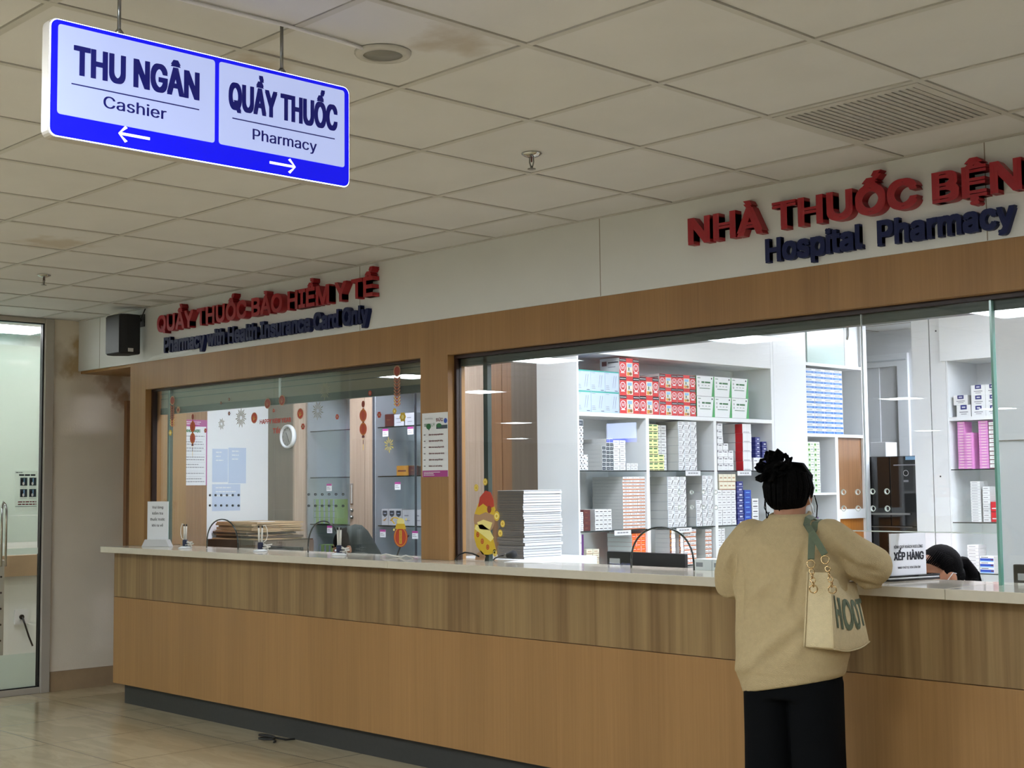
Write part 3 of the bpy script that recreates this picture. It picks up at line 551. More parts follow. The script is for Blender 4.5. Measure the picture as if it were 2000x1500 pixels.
# ---------------------------------------------------------------- wall speaker on the fascia
t = thing('wall_speaker', 'black loudspeaker mounted on the white fascia beside the red lettering', 'speaker', (-9.05, 4.96, 2.60))
b = MB(); pl = [(-.10, -.215), (.10, -.215), (.135, -.17), (.12, -.06), (-.04, -.06), (-.11, -.15)]
b.prism([(x, y) for x, y in pl], .285, 'black_matte', T((-.0, 0, -.14))); b.build('cabinet', t, bevel=.012)
b = MB(); b.box(-.098, .098, -.2175, -.2145, -.13, .135, 'black'); b.build('grille', t, bevel=.001)
b = MB(); b.tube([(.02, -.06, .12), (.02, 0, .12)], .012, 'black'); b.box(-.03, .07, -.006, 0, .07, .16, 'black'); b.build('bracket', t)
b = MB(); b.box(.124, .1345, -.166, -.125, -.125, -.10, 'paper_grey', Matrix.Rotation(-.0, 4, 'Z')); b.build('rating_label', t)
b = MB(); b.tube([(.05, -.03, .12), (.07, -.02, .15), (.09, -.01, .196)], .004, 'black', 6); b.build('cable', t)

# ---------------------------------------------------------------- posters
def lines(b, X, x0, x1, z, n, dz, h, m, seed=0, jag=.25, z0=.0006):
    r = random.Random(seed)
    for k in range(n):
        e = x1 - (x1 - x0) * r.random() * jag; x = x0
        while x < e:
            w = r.uniform(.6, 1.6) * h * 2.4; xe = min(x + w, e); b.rect(x, xe, z - k * dz, z - k * dz + h, m, X, z0); x = xe + h * .5
t = thing('poster', 'narrow laminated visiting rules poster stuck on the wooden column between the windows', 'poster', (-5.792, 4.9655, 1.552))
X = T((0, -.0012, 0)) @ FY; b = MB(); b.box(-.108, .108, -.001, .0, 0, .352, 'paper')
b.rect(-.106, .106, .0, .035, 'magenta', X); b.text('Cơ sở Hà Đông', .007, 'ink_grey', T((-.085, 0, .318)) @ X, bold=.01)
b.text('SINH LÝ ', .016, 'ink_green', T((-.09, 0, .278)) @ X, bold=.1, width=.09); b.text('SỨC', .018, 'ink_maroon', T((.01, 0, .303)) @ X, bold=.12, width=.06)
b.disc(-.052, .278, .02, .016, .0004, 'ink_green', X, .0004); b.box(-.055, -.045, -.0018, -.0012, .258, .27, 'box_slate')
b.box(.012, .105, -.0017, -.0012, .262, .283, 'box_slate'); b.disc(.09, .305, .014, .014, .0004, 'box_royal', X, .0004); b.disc(.035, .281, .022, .012, .0004, 'ink_green', X, .0005)
for k, (s, w) in enumerate((('Giảm tác dụng người bệnh', .125), ('Giảm tác dụng ăn uống', .12), ('Giảm tác dụng ống thuốc', .13), ('Giảm tác dụng lạm dụng', .13), ('Giảm tác dụng rối loạn', .12), ('Giảm chi số lường', .112))):
    zz = .228 - k * .0345; b.text(s, .0085, 'ink_maroon', T((-.052, 0, zz)) @ X, bold=.16, width=w); b.box(-.098, -.088, -.0017, -.0012, zz + .003, zz + .005, 'ink'); b.prism([(-.088, zz), (-.079, zz + .004), (-.088, zz + .008)], .0005, 'ink', X)
lines(b, X, -.095, .06, .024, 3, .008, .0035, 'paper', 4, .5); b.build('sheet', t)
t = thing('poster', 'white room rules poster with magenta header on the brown wall behind the stickered window', 'poster', (-9.05, 5.377, 1.528))
X = T((.0022, 0, 0)) @ FX; b = MB(); b.box(.0005, .002, -.142, .142, 0, .485, 'paper'); b.rect(-.142, .142, .435, .485, 'magenta', X); b.rect(.133, .142, 0, .44, 'magenta', X)
b.prism([(-.132, .46), (-.115, .478), (-.095, .46), (-.115, .443)], .0004, 'paper', X, .0003); b.prism([(-.124, .46), (-.115, .469), (-.106, .46), (-.115, .451)], .0004, 'magenta', X, .0008)
lines(b, X, -.085, .09, .466, 2, .014, .005, 'paper', 1, .1)
b.text('NỘI QUY KHOA DƯỢC', .021, 'ink_green', T((0, -.128, .392)) @ X, bold=.16, width=.212)
for k, z in enumerate((.36, .318, .30, .272, .25, .205, .186, .15, .13, .085, .045, .024)): lines(b, X, -.13, .122, z, 1, .01, .0065, 'ink_grey', k + 3, .35 if k % 3 == 1 else .05)
for z in (.34, .29, .262, .228, .17, .105, .065): b.rect(-.13, .125, z, z + .001, 'ink_grey', X, .0006)
b.build('sheet', t)
t = thing('poster', 'safety notice with four photos stuck on the frosted glass door', 'poster', (-9.995, 4.5525, 1.348))
X = T((.0022, 0, 0)) @ FX; b = MB(); b.box(.0005, .0012, -.085, .09, 0, .30, 'film_paper'); lines(b, X, -.08, -.02, .285, 1, .01, .006, 'ink', 2, .1); lines(b, X, -.055, .08, .263, 1, .01, .012, 'ink', 5, .1)
for (x, z) in ((-.045, .19), (.025, .19), (-.045, .105), (.025, .105)):
    b.rect(x, x + .055, z, z + .06, 'box_slate', X, .0004); b.rect(x + .006, x + .02, z + .005, z + .045, 'ink', X, .0008); b.rect(x + .026, x + .034, z + .01, z + .055, 'box_lightblue', X, .0008); b.disc(x + .025, z + .016, .008, .012, .0004, 'paper', X, .0009); lines(b, X, x, x + .055, z - .012, 1, .01, .004, 'ink_grey', int(x * 1000), .1)
lines(b, X, -.06, .085, .065, 2, .018, .009, 'ink_maroon', 8, .1); b.rect(-.08, .085, .034, .037, 'ink', X, .0004); b.build('sheet', t)

# ---------------------------------------------------------------- things on the counter
t = thing('notice_stand', 'acrylic stand holding a tall white slip beside the left wooden column', 'notice', (-8.78, 4.965, 1.1005), .45)
b = MB(); b.box(-.085, .085, -.004, .003, .045, .315, 'paper'); X = T((0, -.0045, 0)) @ FY
for k, s in enumerate(('Vui lòng', 'kiểm tra', 'thuốc trước', 'khi ra về')): b.text(s, .019, 'ink', T((0, 0, .265 - k * .042)) @ X, bold=.07, width=(.092, .088, .122, .092)[k], align='C')
b.build('slip', t)
b = MB(); b.box(-.087, .087, .004, .007, .03, .317, 'clear'); b.prism([(-.115, 0), (.115, 0), (.088, .05), (-.088, .05)], .05, 'paper_grey', T((0, .02, 0)) @ FY); b.build('holder', t, bevel=.002)
t = thing('notice_stand', 'small white queueing notice on a black and white base in the glass opening', 'notice', (-2.986, 5.085, 1.1005), 1.35)
b = MB(); b.box(-.145, .145, -.035, .035, 0, .008, 'black_gloss'); b.box(-.143, .143, -.033, .033, .008, .014, 'white'); b.box(-.145, .145, -.035, .035, .014, .022, 'black_gloss'); b.build('base', t, bevel=.0015)
b = MB(); b.box(-.10, .10, -.004, .004, .022, .188, 'paper'); X = T((0, -.0045, 0)) @ FY
b.text('KÍNH QUÝ KHÁCH VUI LÒNG', .0125, 'ink', T((0, 0, .128)) @ X, bold=.06, width=.165, align='C'); b.text('XẾP HÀNG', .034, 'ink', T((0, 0, .08)) @ X, bold=.10, width=.172, align='C'); b.text('THEO THỨ TỰ. XIN CẢM ƠN!', .009, 'ink', T((0, 0, .046)) @ X, bold=.06, width=.13, align='C')
b.build('card', t); b = MB(); b.box(-.103, .103, .0045, .0065, .022, .192, 'clear'); b.build('holder', t)
def pens(loc, rz, label, loop):
    t = thing('desk_pen_set', label, 'pens', loc, rz, 'tethered desk pens on the counter')
    b = MB(); b.lathe([(.045, 0), (.046, .004), (.03, .012), (.012, .016)], 'white'); b.build('base', t)
    b = MB(); b.lathe([(.017, .012), (.018, .045), (.016, .058)], 'navy'); b.build('socket', t)
    for s in (-1, 1):
        b = MB(); b.tube([(s * .008, 0, .05), (s * .011, 0, .150)], [.006, .0055], 'cord_white'); p = b.build('pen', t)
        b = MB(); b.tube([(s * .011, 0, .149), (s * .0115, 0, .163)], [.0058, .0045], 'black'); b.build('cap', p)
    b = MB(); b.tube([(-.011 * loop, 0, .16), (-.03 * loop, 0, .165), (-.042 * loop, 0, .14), (-.045 * loop, 0, .10), (-.035 * loop, 0, .07), (-.015 * loop, 0, .055)], .003, 'cord_white', 6)
    pts = [(.02 + .028 * math.cos(k * .45) + k * .001, .008 + .022 * math.sin(k * .45), .012 + .0012 * k) for k in range(28)]; b.tube(pts, .0032, 'cord_white', 6); b.tube([(.012, 0, .05), (.03, .0, .045), (.045, .01, .025), (.046, .01, .008)], .003, 'cord_white', 6); b.build('cord', t)
pens((-8.345, 4.925, 1.1005), .2, 'pair of white desk pens on cords next to the tall white slip', 1)
pens((-7.49, 4.96, 1.1005), .9, 'pair of white desk pens on cords in front of the folder pile', -1)
pens((-6.66, 4.96, 1.1005), .3, 'pair of white desk pens on cords in front of the hooded staff member', 0.01)
b = MB(); b.tube([(-6.32, 5.0, 1.104), (-6.25, 4.985, 1.118), (-6.2, 5.0, 1.108), (-6.12, 4.99, 1.104), (-6.06, 4.975, 1.116), (-6.0, 4.98, 1.104)], .004, 'cord_white', 6); tag(b.build('cord'), 'white cord lying on the counter under the gold pot sticker', 'cord')
b = MB(); b.tube([(-6.34, 5.14, 1.104), (-6.3, 5.13, 1.15), (-6.24, 5.12, 1.20), (-6.21, 5.12, 1.22)], .005, 'black', 6); tag(b.build('microphone_stem'), 'thin black stem rising behind the glass by the gold pot sticker', 'microphone')
b = MB(); b.tube([(-5.66, 4.99, 1.104), (-5.63, 4.99, 1.13), (-5.58, 4.99, 1.145), (-5.53, 5.0, 1.14), (-5.49, 5.01, 1.125)], .0045, 'black', 6); tag(b.build('cord'), 'black cord arching over the counter right of the wooden column', 'cord')
t = thing('gooseneck_microphone', 'black gooseneck microphone with foam head in front of the paper stack', 'microphone', (-5.38, 5.12, 1.1005))
b = MB(); b.tube([(-.12, 0, .0), (-.10, 0, .012), (-.06, 0, .024), (-.02, 0, .028)], .004, 'black', 8); b.build('stem', t)
b = MB(); b.tube([(-.025, 0, .028), (-.01, 0, .029)], .011, 'steel'); b.build('collar', t)
b = MB(); b.limb([(.004, 0, .03), (.038, 0, .034)], [.017, .023], 'black_matte'); b.build('foam_head', t)
b = MB(); b.tube([(-7.05 + .07 * math.cos(k * .4), 4.72 + .035 * math.sin(k * .4), .006 + .0012 * k) for k in range(26)] + [(-6.97, 4.80, .012), (-6.97, 4.86, .008)], .006, 'black', 6); tag(b.build('cable_loop'), 'small loop of black cable on the floor at the plinth', 'cable')

# ---------------------------------------------------------------- stickers on the glass
GY = 5.0305
def sticker(label, cat='sticker', group=None): return lambda b, nm='window_sticker': tag(b.build(nm), label, cat, group)
def SXF(x, z): return T((x, GY, z)) @ FY
def coin(x, z, r, label, mm='lantern_red', rim='tan'):
    b = MB(); X = SXF(x, z); b.disc(0, 0, r, r, .0006, rim, X); b.disc(0, 0, r * .86, r * .86, .0005, mm, X, .0006)
    for k in range(4): b.rect(-r * .45, r * .45, -r * .35 + k * r * .22, -r * .27 + k * r * .22, 'gold' if mm == 'lantern_red' else rim, X @ Matrix.Rotation(.5 + .5 * k, 4, 'Z'), .0015)
    sticker(label)(b)
def firework(x, z, r, n, m, label, inner=.25, w=.07):
    b = MB(); X = SXF(x, z)
    for k in range(n):
        a = 2 * math.pi * k / n + .1; L = r * (1 if k % 2 else .78); c, s = math.cos(a), math.sin(a); ww = r * w
        b.prism([(c * r * inner - s * ww * .3, s * r * inner + c * ww * .3), (c * r * inner + s * ww * .3, s * r * inner - c * ww * .3), (c * L * .8 + s * ww, s * L * .8 - c * ww), (c * L, s * L), (c * L * .8 - s * ww, s * L * .8 + c * ww)], .0006, m, X)
    sticker(label)(b)
def blossom(x, z, r, m, core, label):
    b = MB(); X = SXF(x, z)
    for k in range(6): a = math.pi / 3 * k; b.disc(math.cos(a) * r * .62, math.sin(a) * r * .62, r * .4, r * .4, .0006, m, X, n=10)
    b.disc(0, 0, r * .45, r * .45, .0012, core, X, n=12); sticker(label)(b)
def lantern(x, z, label):
    b = MB(); X = SXF(x, z); b.disc(0, .112, .015, .02, .0006, 'dull_red', X); b.rect(-.002, .002, -.16, .11, 'gold', X, .0003)
    for zz in (.045, -.035):
        b.disc(0, zz, .034, .037, .0006, 'lantern_red', X, .0004); b.prism([(-.012, zz + .034), (.012, zz + .034), (0, zz + .046)], .0006, 'lantern_red', X); b.prism([(-.012, zz - .034), (0, zz - .046), (.012, zz - .034)], .0006, 'lantern_red', X)
        for w in (.012, .024): b.ring(0, zz, .034, .036, 'gold', X, .0012, 20, asp=w / .036)
    b.box(-.012, .012, -.0012, 0, -.088, -.074, 'box_maroon', X @ FY.inverted()); b.rect(-.003, .003, -.125, -.10, 'box_maroon', X, .0006); sticker(label)(b)
def firecrackers(x, z, h, label):
    b = MB(); X = SXF(x, z); b.disc(0, h / 2 - .02, .03, .033, .0006, 'dull_red', X); b.ring(0, h / 2 - .02, .026, .032, 'tan', X, .0008)
    n = 9
    for k in range(n):
        zz = h / 2 - .065 - (h - .10) * k / (n - 1)
        for s in (-1, 1): b.prism([(0, zz), (s * .026, zz + .014), (s * .03, zz + .004), (s * .006, zz - .012)], .0006, 'lantern_red' if k > n - 4 else 'dull_red', X); b.prism([(s * .026, zz + .014), (s * .030, zz + .010), (s * .010, zz - .008), (s * .006, zz - .006)], .0005, 'gold_light' if k > n - 4 else 'tan', X, .0006)
    sticker(label)(b)
coin(-7.52, 2.044, .034, 'left of the two round brown coin stickers on the blind edge', 'dull_red'); coin(-7.358, 2.056, .034, 'right of the two round brown coin stickers on the blind edge', 'dull_red')
coin(-7.673, 1.958, .036, 'round red and gold coin sticker left of the greeting words'); coin(-7.157, 1.962, .034, 'round orange coin sticker right of the greeting words')
firework(-8.067, 1.934, .042, 16, 'sticker_line', 'small radiating firework sticker near the rules poster'); firework(-7.83, 1.965, .068, 22, 'sticker_line', 'large radiating firework sticker left of the red coin sticker', .2, .05)
firework(-6.973, 1.972, .062, 18, 'sticker_line', 'radiating firework sticker over the shelf cabinet', .2, .05); firework(-6.899, 2.091, .06, 18, 'sticker_line', 'faint firework sticker over the blind', .25, .04)
firework(-6.277, 1.742, .048, 12, 'gold_light', 'pale gold sunburst sticker near the column', .25, .1)
for x, z, r, lab in ((-7.974, 2.095, .011, 'tiny brown flower sticker highest on the blind'), (-8.075, 2.075, .011, 'tiny brown flower sticker low on the blind, left of the coins'), (-7.973, 2.000, .014, 'small dark flower sticker below the blind'), (-7.45, 1.995, .012, 'tiny red flower sticker below the two coins'), (-7.129, 1.881, .020, 'small red blossom sticker beside the wall clock'), (-6.774, 1.926, .017, 'small orange blossom sticker left of the lanterns'), (-6.366, 1.92, .019, 'small orange blossom sticker right of the lanterns'), (-6.453, 2.051, .016, 'dark red blossom sticker on the blind edge above the lanterns'), (-8.27, 1.897, .016, 'small red blossom sticker at the corner of the rules poster')):
    blossom(x, z, r, 'lantern_red' if 'orange' in lab or 'red' in lab else 'box_maroon', 'tan', lab)
blossom(-8.63, 2.055, .026, 'tan', 'dull_red', 'pale ring of blossoms sticker on the blind near the left mullion')
for x, z, r, lab in ((-8.735, 1.898, .022, 'yellow flower sticker hanging under the left firecracker string'), (-6.224, 1.935, .017, 'small yellow flower sticker under the right firecracker string'), (-6.150, 1.898, .028, 'large yellow flower sticker near the column')): blossom(x, z, r, 'gold', 'gold_light', lab)
lantern(-8.435, 1.885, 'pair of red paper lantern stickers over the rules poster'); lantern(-6.518, 1.878, 'pair of red paper lantern stickers over the wooden cabinet door')
firecrackers(-8.71, 2.03, .23, 'firecracker string sticker at the left mullion'); firecrackers(-6.20, 2.06, .25, 'firecracker string sticker near the wooden column')
b = MB(); b.text('HAPPY NEW YEAR', .031, 'lantern_red', SXF(-7.607, 1.913), bold=.13, width=.35, z=.0006); sticker('red HAPPY NEW YEAR sticker across the stickered window')(b)
b = MB(); b.text('Tết', .034, 'lantern_red', SXF(-7.46, 1.848), bold=.10, width=.085, z=.0006); sticker('small red script sticker beside the wall clock')(b)
b = MB(); X = SXF(-6.173, 1.215)
b.disc(0, 0, .062, .058, .0006, 'lantern_red', X); b.prism([(-.05, .045), (.05, .045), (.036, .075), (-.036, .075)], .0006, 'gold', X, .0004); b.disc(0, .085, .034, .022, .0006, 'gold_light', X); b.ring(0, 0, .05, .054, 'gold', X, .0009)
b.text('福', .05, 'gold', X @ T((0, -.025, 0)), align='C', z=.0012)
b.tube([(-.055, .075, .0005), (-.085, .10, .0005), (-.06, .11, .0005), (-.02, .105, .0005)], .004, 'gold', 5, X=X); b.disc(.05, .1, .007, .007, .0006, 'gold_light', X); b.disc(-.06, .04, .007, .007, .0006, 'gold_light', X)
sticker('red and gold treasure pot sticker low on the window by the column')(b)
# generic fortune sticker on the large window: red and gold cap, money bag, coins
b = MB(); X = SXF(-5.455, 1.105)
b.prism([(-.09, .19), (-.04, .185), (.055, .115), (.075, .06), (.07, .04), (.02, .03), (-.03, .03), (-.075, .07), (-.095, .12)], .0006, 'gold', X)
b.prism([(-.08, .185), (-.03, .19), (.03, .16), (.06, .12), (.035, .10), (-.03, .135), (-.09, .165)], .0006, 'gold_light', X, .0006)
for cx, cz in ((-.065, .135), (-.03, .10), (.012, .07)): b.disc(cx, cz, .012, .014, .0006, 'lantern_red', X, .0012); b.ring(cx, cz, .006, .008, 'gold', X, .002)
b.prism([(-.08, .03), (-.04, .05), (-.005, .02), (-.02, -.001), (-.09, -.001)], .0006, 'tan', X)
b.disc(-.015, .215, .082, .075, .0006, 'tan', X, -.0003, 24); b.prism([(-.09, .245), (-.06, .30), (-.01, .325), (.05, .315), (.075, .27), (.06, .24), (.0, .255), (-.05, .24)], .0006, 'gold', X, .0008); b.prism([(-.06, .28), (-.045, .335), (0, .37), (.04, .36), (.062, .32), (.066, .285), (.03, .275), (-.02, .30)], .0006, 'lantern_red', X, .0016); b.disc(.028, .27, .016, .02, .0006, 'dull_red', X, .0024); b.disc(.085, .235, .022, .026, .0006, 'gold', X, .001); b.ring(.085, .235, .008, .016, 'gold_light', X, .0022)
b.prism([(-.07, .20), (-.02, .215), (.05, .20), (.03, .16), (-.05, .165)], .0006, 'gold_light', X, .0006)
sticker('red and gold fortune sticker with cap and money bag in front of the paper stack')(b)
for x, z, lab in ((-5.326, 1.30, 'gold coin sticker beside the cap of the fortune sticker'), (-5.345, 1.25, 'gold ingot sticker right of the money bag'), (-5.388, 1.146, 'gold coin sticker low beside the money bag'), (-5.459, 1.521, 'gold ingot sticker high above the fortune sticker'), (-5.53, 1.49, 'pale gold coin sticker left of the ingot above')):
    b = MB(); X = SXF(x, z); b.disc(0, 0, .017, .019, .0006, 'gold', X); b.ring(0, 0, .009, .013, 'gold_light', X, .001); sticker(lab)(b)
# ---------------------------------------------------------------- white shelf wall of the pharmacy (front at x = -5.6)
t = thing('shelf_cabinet', 'long white shelf wall full of medicine cartons behind the large window', 'shelf unit', (-5.6, 5.9, 0))
b = MB(); b.box(-.32, 0, 0, .013, 0, 2.757, 'lam_white'); b.build('end_panel', t)
b = MB(); b.box(-.335, -.32, 0, 2.315, 0, 2.757, 'lam_white'); b.build('back_panel', t)
b = MB(); b.box(-.318, -.001, .013, 1.94, 2.283, 2.757, 'lam_white'); b.build('upper_front', t)
b = MB(); b.box(-.318, 0, 1.925, 1.955, 0, 2.757, 'lam_white'); b.box(-.318, -.0, 1.957, 2.315, 0, 2.757, 'lam_white'); b.build('side_panel', t)
for z in (1.907, .0): b = MB(); b.box(-.319, 0, .013, 1.925, z, z + .0245, 'lam_white'); b.build('shelf', t)
for y in (.612, 1.284): b = MB(); b.box(-.319, -.0005, y, y + .029, .0245, 1.907, 'lam_white'); b.build('divider', t)
for y0, y1 in ((.0135, .6115), (.6415, 1.2835), (1.3135, 1.9245)):
    for z in (1.579, 1.222, .985): b = MB(); b.box(-.318, -.003, y0, y1, z, z + .0065, 'shelf_glass'); b.box(-.003, -.001, y0, y1, z, z + .0065, 'glass_edge_dark'); b.build('glass_shelf', t)
t = thing('cubby_cabinet', 'white cubby cabinet with amber doors left of the fridge', 'cabinet', (-5.6, 8.215, 0))
b = MB(); b.box(-.36, 0, 0, .03, 0, 2.757, 'lam_white'); b.box(-.36, 0, .745, .822, 0, 2.757, 'lam_white'); b.box(-.375, -.36, 0, .822, 0, 2.757, 'lam_white'); b.box(-.36, 0, .03, .745, 2.33, 2.352, 'lam_white'); b.box(-.36, 0, .03, .745, 1.827, 1.849, 'lam_white'); b.box(-.36, 0, .03, .375, 1.414, 1.43, 'lam_white'); b.box(-.36, 0, .375, .412, 0, 1.827, 'lam_white'); b.box(-.36, 0, .412, .745, 1.24, 1.308, 'lam_white'); b.box(-.36, 0, .03, .745, .9, .92, 'lam_white'); b.build('body', t)
b = MB(); b.box(-.02, -.01, .07, .54, 2.352, 2.757, 'door_green'); b.box(-.03, -.021, .03, .54, 2.352, 2.757, 'fascia'); b.build('sliding_door', t)
b = MB(); b.box(-.03, -.02, .55, .745, 2.352, 2.757, 'lam_white'); b.box(-.035, -.012, .54, .55, 2.352, 2.757, 'black'); s_ = b.build('sliding_door', t); b = MB(); b.tube([(-.012, .60, 2.757), (-.012, .605, 2.58), (-.012, .59, 2.55)], .006, 'vent', 6); b.build('door_strap', s_)
for z0, z1, m in ((1.308, 1.827, 'wood_brown'), (.92, 1.24, 'wood_amber')): b = MB(); b.box(-.03, -.018, .412, .745, z0, z1, m); b.build('door', t)
# ---------------------------------------------------------------- cartons
ORD = ['bottom', 'second', 'third', 'fourth', 'fifth', 'sixth', 'seventh', 'eighth', 'ninth', 'tenth', 'eleventh', 'twelfth', 'thirteenth', 'fourteenth', 'fifteenth', 'sixteenth', 'seventeenth']
COLS = {5: [', %s column from the left' % q for q in ('first', 'second', 'third', 'fourth', 'fifth')], 1: [''], 2: [', left column', ', right column'], 3: [', left column', ', middle column', ', right column'], 4: [', left column', ', left middle column', ', right middle column', ', right column']}
def deco(b, k, w, h):
    X = T((.0004, -w / 2, 0)) @ FX; R = lambda x0, x1, y0, y1, m, z=0.: b.rect(x0 * w, x1 * w, y0 * h, y1 * h, m, X, z)
    if k == 'pale':
        R(0, 1, .94, 1, 'box_teal'); R(0, 1, 0, .015, 'box_teal')
        for xx in (.55, .70): b.prism([(w * xx, h * .2), (w * (xx + .02), h * .2), (w * (xx + .13), h * .8), (w * (xx + .10), h * .8)], .0003, 'ink_grey', X)
        for q in (.12, .2, .28): R(.06, .36 - q * .3, q, q + .025, 'ink_grey')
        R(.7, .92, .05, .08, 'ink'); R(.05, .3, .88, .90, 'ink_grey')
    elif k in ('mred', 'mredb'):
        R(0, .34, .80, .98, 'ink'); R(.68, 1, .80, .98, 'ink'); R(.02, .32, .87, .90, 'paper', .0003); R(.70, .98, .87, .90, 'paper', .0003); R(.35, .67, .03, .76, 'box_cream')
        R(.40, .62, .52, .70, 'box_lightblue', .0003); R(.45, .5, .3, .5, 'ink_green', .0003); R(.40, .6, .28, .34, 'box_pale', .0003); b.disc(w * .56, h * .16, w * .07, h * .09, .0003, 'wood_brown', X, .0003, 10); R(.38, .5, .06, .24, 'box_amber', .0002)
        for xx in (.16, .84):
            b.ring(w * xx, h * .47, h * .19, h * .235, 'paper', X, .0004, 18, asp=.62 * w / h if w > h else .8); b.text('M', h * .19, 'paper', X @ T((w * xx, h * .39, 0)), bold=.03, width=w * .13, align='C', z=.0005)
            b.prism([(w * (xx - .11), h * .18), (w * (xx + .11), h * .18), (w * (xx + .06), h * .26), (w * (xx - .06), h * .26)], .0003, 'paper', X, .0002)
    elif k == 'greenw':
        b.prism([(w * .96, h), (w, h), (w, 0), (w * .84, 0)], .0003, 'box_green', X); R(.06, .22, .88, .91, 'ink_green'); b.disc(w * .86, h * .89, w * .035, h * .045, .0003, 'ink', X)
        R(.28, .44, .65, .73, 'ink_green'); R(.47, .78, .65, .73, 'ink_green'); R(.16, .76, .38, .41, 'ink_green')
        for q in (.28, .46, .64): R(q, q + .1, .52, .55, 'ink_grey')
        for q in (.7, .52): b.ring(w * .12, h * q, h * .03, h * .05, 'ink', X, .0003, 12)
        R(.0, .84, 0, .02, 'ink_grey')
    elif k == 'dotw':
        b.disc(w * .2, h * .35, h * .16, h * .16, .0003, 'ink', X, n=8); b.disc(w * .85, h * .75, h * .14, h * .14, .0003, 'ink', X, n=8); R(.3, .75, .12, .2, 'ink_grey'); R(0, 1, 0, .05, 'ink_grey')
    elif k == 'slate': R(.05, .95, .08, .9, 'box_slate'); R(.25, .7, .35, .6, 'ink_grey', .0003)
    elif k == 'smallw': R(.12, .7, .45, .6, 'ink_grey'); R(0, 1, 0, .06, 'ink_grey'); R(.98, 1, 0, 1, 'ink_grey')
    elif k == 'stripe': R(0, 1, 0, .30, 'box_stripe'); R(.2, .6, .55, .72, 'ink_grey'); R(.7, .85, .55, .72, 'ink_grey')
    elif k == 'barw': R(.15, .85, .38, .56, 'ink'); R(0, 1, 0, .05, 'ink_grey')
    elif k == 'maroon': R(0, 1, 0, .05, 'ink'); R(.2, .6, .5, .6, 'wood_brown')
    elif k == 'purple': R(.55, 1, 0, 1, 'box_purple'); R(.1, .45, .5, .6, 'ink_grey')
    elif k == 'cream': R(0, 1, 0, .12, 'tan'); R(.2, .8, .45, .6, 'tan')
    elif k == 'orange': R(.05, .9, .78, .92, 'box_amber'); R(.15, .8, .3, .42, 'box_cream'); R(0, .03, 0, 1, 'box_cream')
    elif k == 'yellow': R(.08, .8, .78, .94, 'ink_green'); R(.1, .75, .32, .44, 'ink_green'); R(.05, .95, .03, .12, 'ink')
    elif k == 'pen':
        b.prism([(w * .62, h * .08), (w * .72, h * .08), (w * .98, h * .60), (w * .88, h * .60)], .0003, 'ink', X); R(.08, .62, .8, .88, 'ink_grey'); R(.08, .7, .62, .68, 'ink_grey'); R(.08, .5, .3, .36, 'ink_grey'); R(.08, .5, .12, .17, 'ink_grey'); R(0, 1, 0, .03, 'ink_grey'); R(0, .02, 0, 1, 'box_lightblue')
    elif k == 'bluew': R(0, .30, 0, 1, 'box_brown'); R(.10, .22, .3, .7, 'box_amber', .0003); R(.3, 1, 0, .06, 'ink_grey')
    elif k == 'ostripe': R(0, 1, .18, .45, 'box_stripe'); R(.15, .7, .6, .75, 'ink_grey'); R(.0, .03, 0, 1, 'box_brown')
    elif k == 'tab': R(.0, .18, .7, 1, 'ink_grey'); R(.3, .8, .66, .84, 'ink_grey'); R(.3, .7, .3, .36, 'paper_grey'); R(0, 1, 0, .04, 'ink_grey')
    elif k == 'redw': R(.1, .8, .1, .16, 'ink_grey'); R(.49, .51, 0, 1, 'paper_grey'); R(0, 1, 0, .03, 'ink_grey')
    elif k == 'navy': R(.35, .8, .35, .6, 'paper'); R(0, 1, 0, .06, 'box_pale')
    elif k == 'royal': R(.2, .8, .4, .55, 'box_lightblue'); R(0, 1, 0, .06, 'box_navy')
    elif k == 'blueband': R(0, .97, .05, .50, 'box_blue'); R(.12, .72, .70, .84, 'ink_grey'); R(.25, .7, .2, .3, 'box_lightblue', .0003)
    elif k == 'limeband': R(.06, .42, .2, .75, 'box_lime'); R(.12, .36, .35, .6, 'ink_green', .0003); R(.52, .9, .5, .6, 'ink_green'); R(0, 1, 0, .08, 'box_lime')
    elif k == 'pinkc': R(.25, .8, .4, .62, 'box_cream'); R(0, 1, 0, .07, 'box_purple')
    elif k == 'bandage': R(.28, .72, .62, 1, 'box_navy'); R(.38, .62, .76, .86, 'paper', .0003); R(.2, .8, .36, .44, 'ink_grey'); R(.3, .7, .2, .26, 'ink_grey')
    elif k == 'blueswirl': R(.02, .98, .2, .62, 'box_royal'); R(.02, .98, .02, .2, 'box_lightblue'); R(.78, .95, .3, .5, 'box_maroon', .0003); R(.1, .6, .76, .86, 'ink')
    elif k == 'redbox': R(.1, .8, .3, .4, 'paper'); R(0, 1, 0, .05, 'box_maroon')
    elif k == 'brownstripe': R(0, 1, 0, .2, 'box_maroon'); R(.2, .8, .5, .7, 'paper_grey')
    elif k == 'greenpk': R(.1, .45, .05, .95, 'box_pale'); R(0, 1, 0, .05, 'ink_green')
    elif k == 'shield': b.prism([(w * .15, h * .9), (w * .85, h * .9), (w * .85, h * .62), (w * .5, h * .5), (w * .15, h * .62)], .0003, 'box_slate', X); b.prism([(w * .15, h * .28), (w * .7, h * .44), (w * .85, h * .5), (w * .5, h * .25)], .0003, 'box_amber', X); R(.3, .7, .7, .76, 'box_pale', .0005)
    elif k == 'plainw': R(.2, .6, .6, .66, 'ink_grey'); R(.25, .7, .3, .34, 'ink_grey')
    elif k == 'amber': R(.1, .8, .4, .55, 'ink_maroon')
BODY = dict(pale='box_pale', mred='box_mred', mredb='box_mred', maroon='box_maroon', cream='box_cream', orange='box_orange', yellow='box_yellow', navy='box_navy', royal='box_royal', pinkc='box_pink', redbox='box_red', greenpk='box_lime', amber='box_amber')
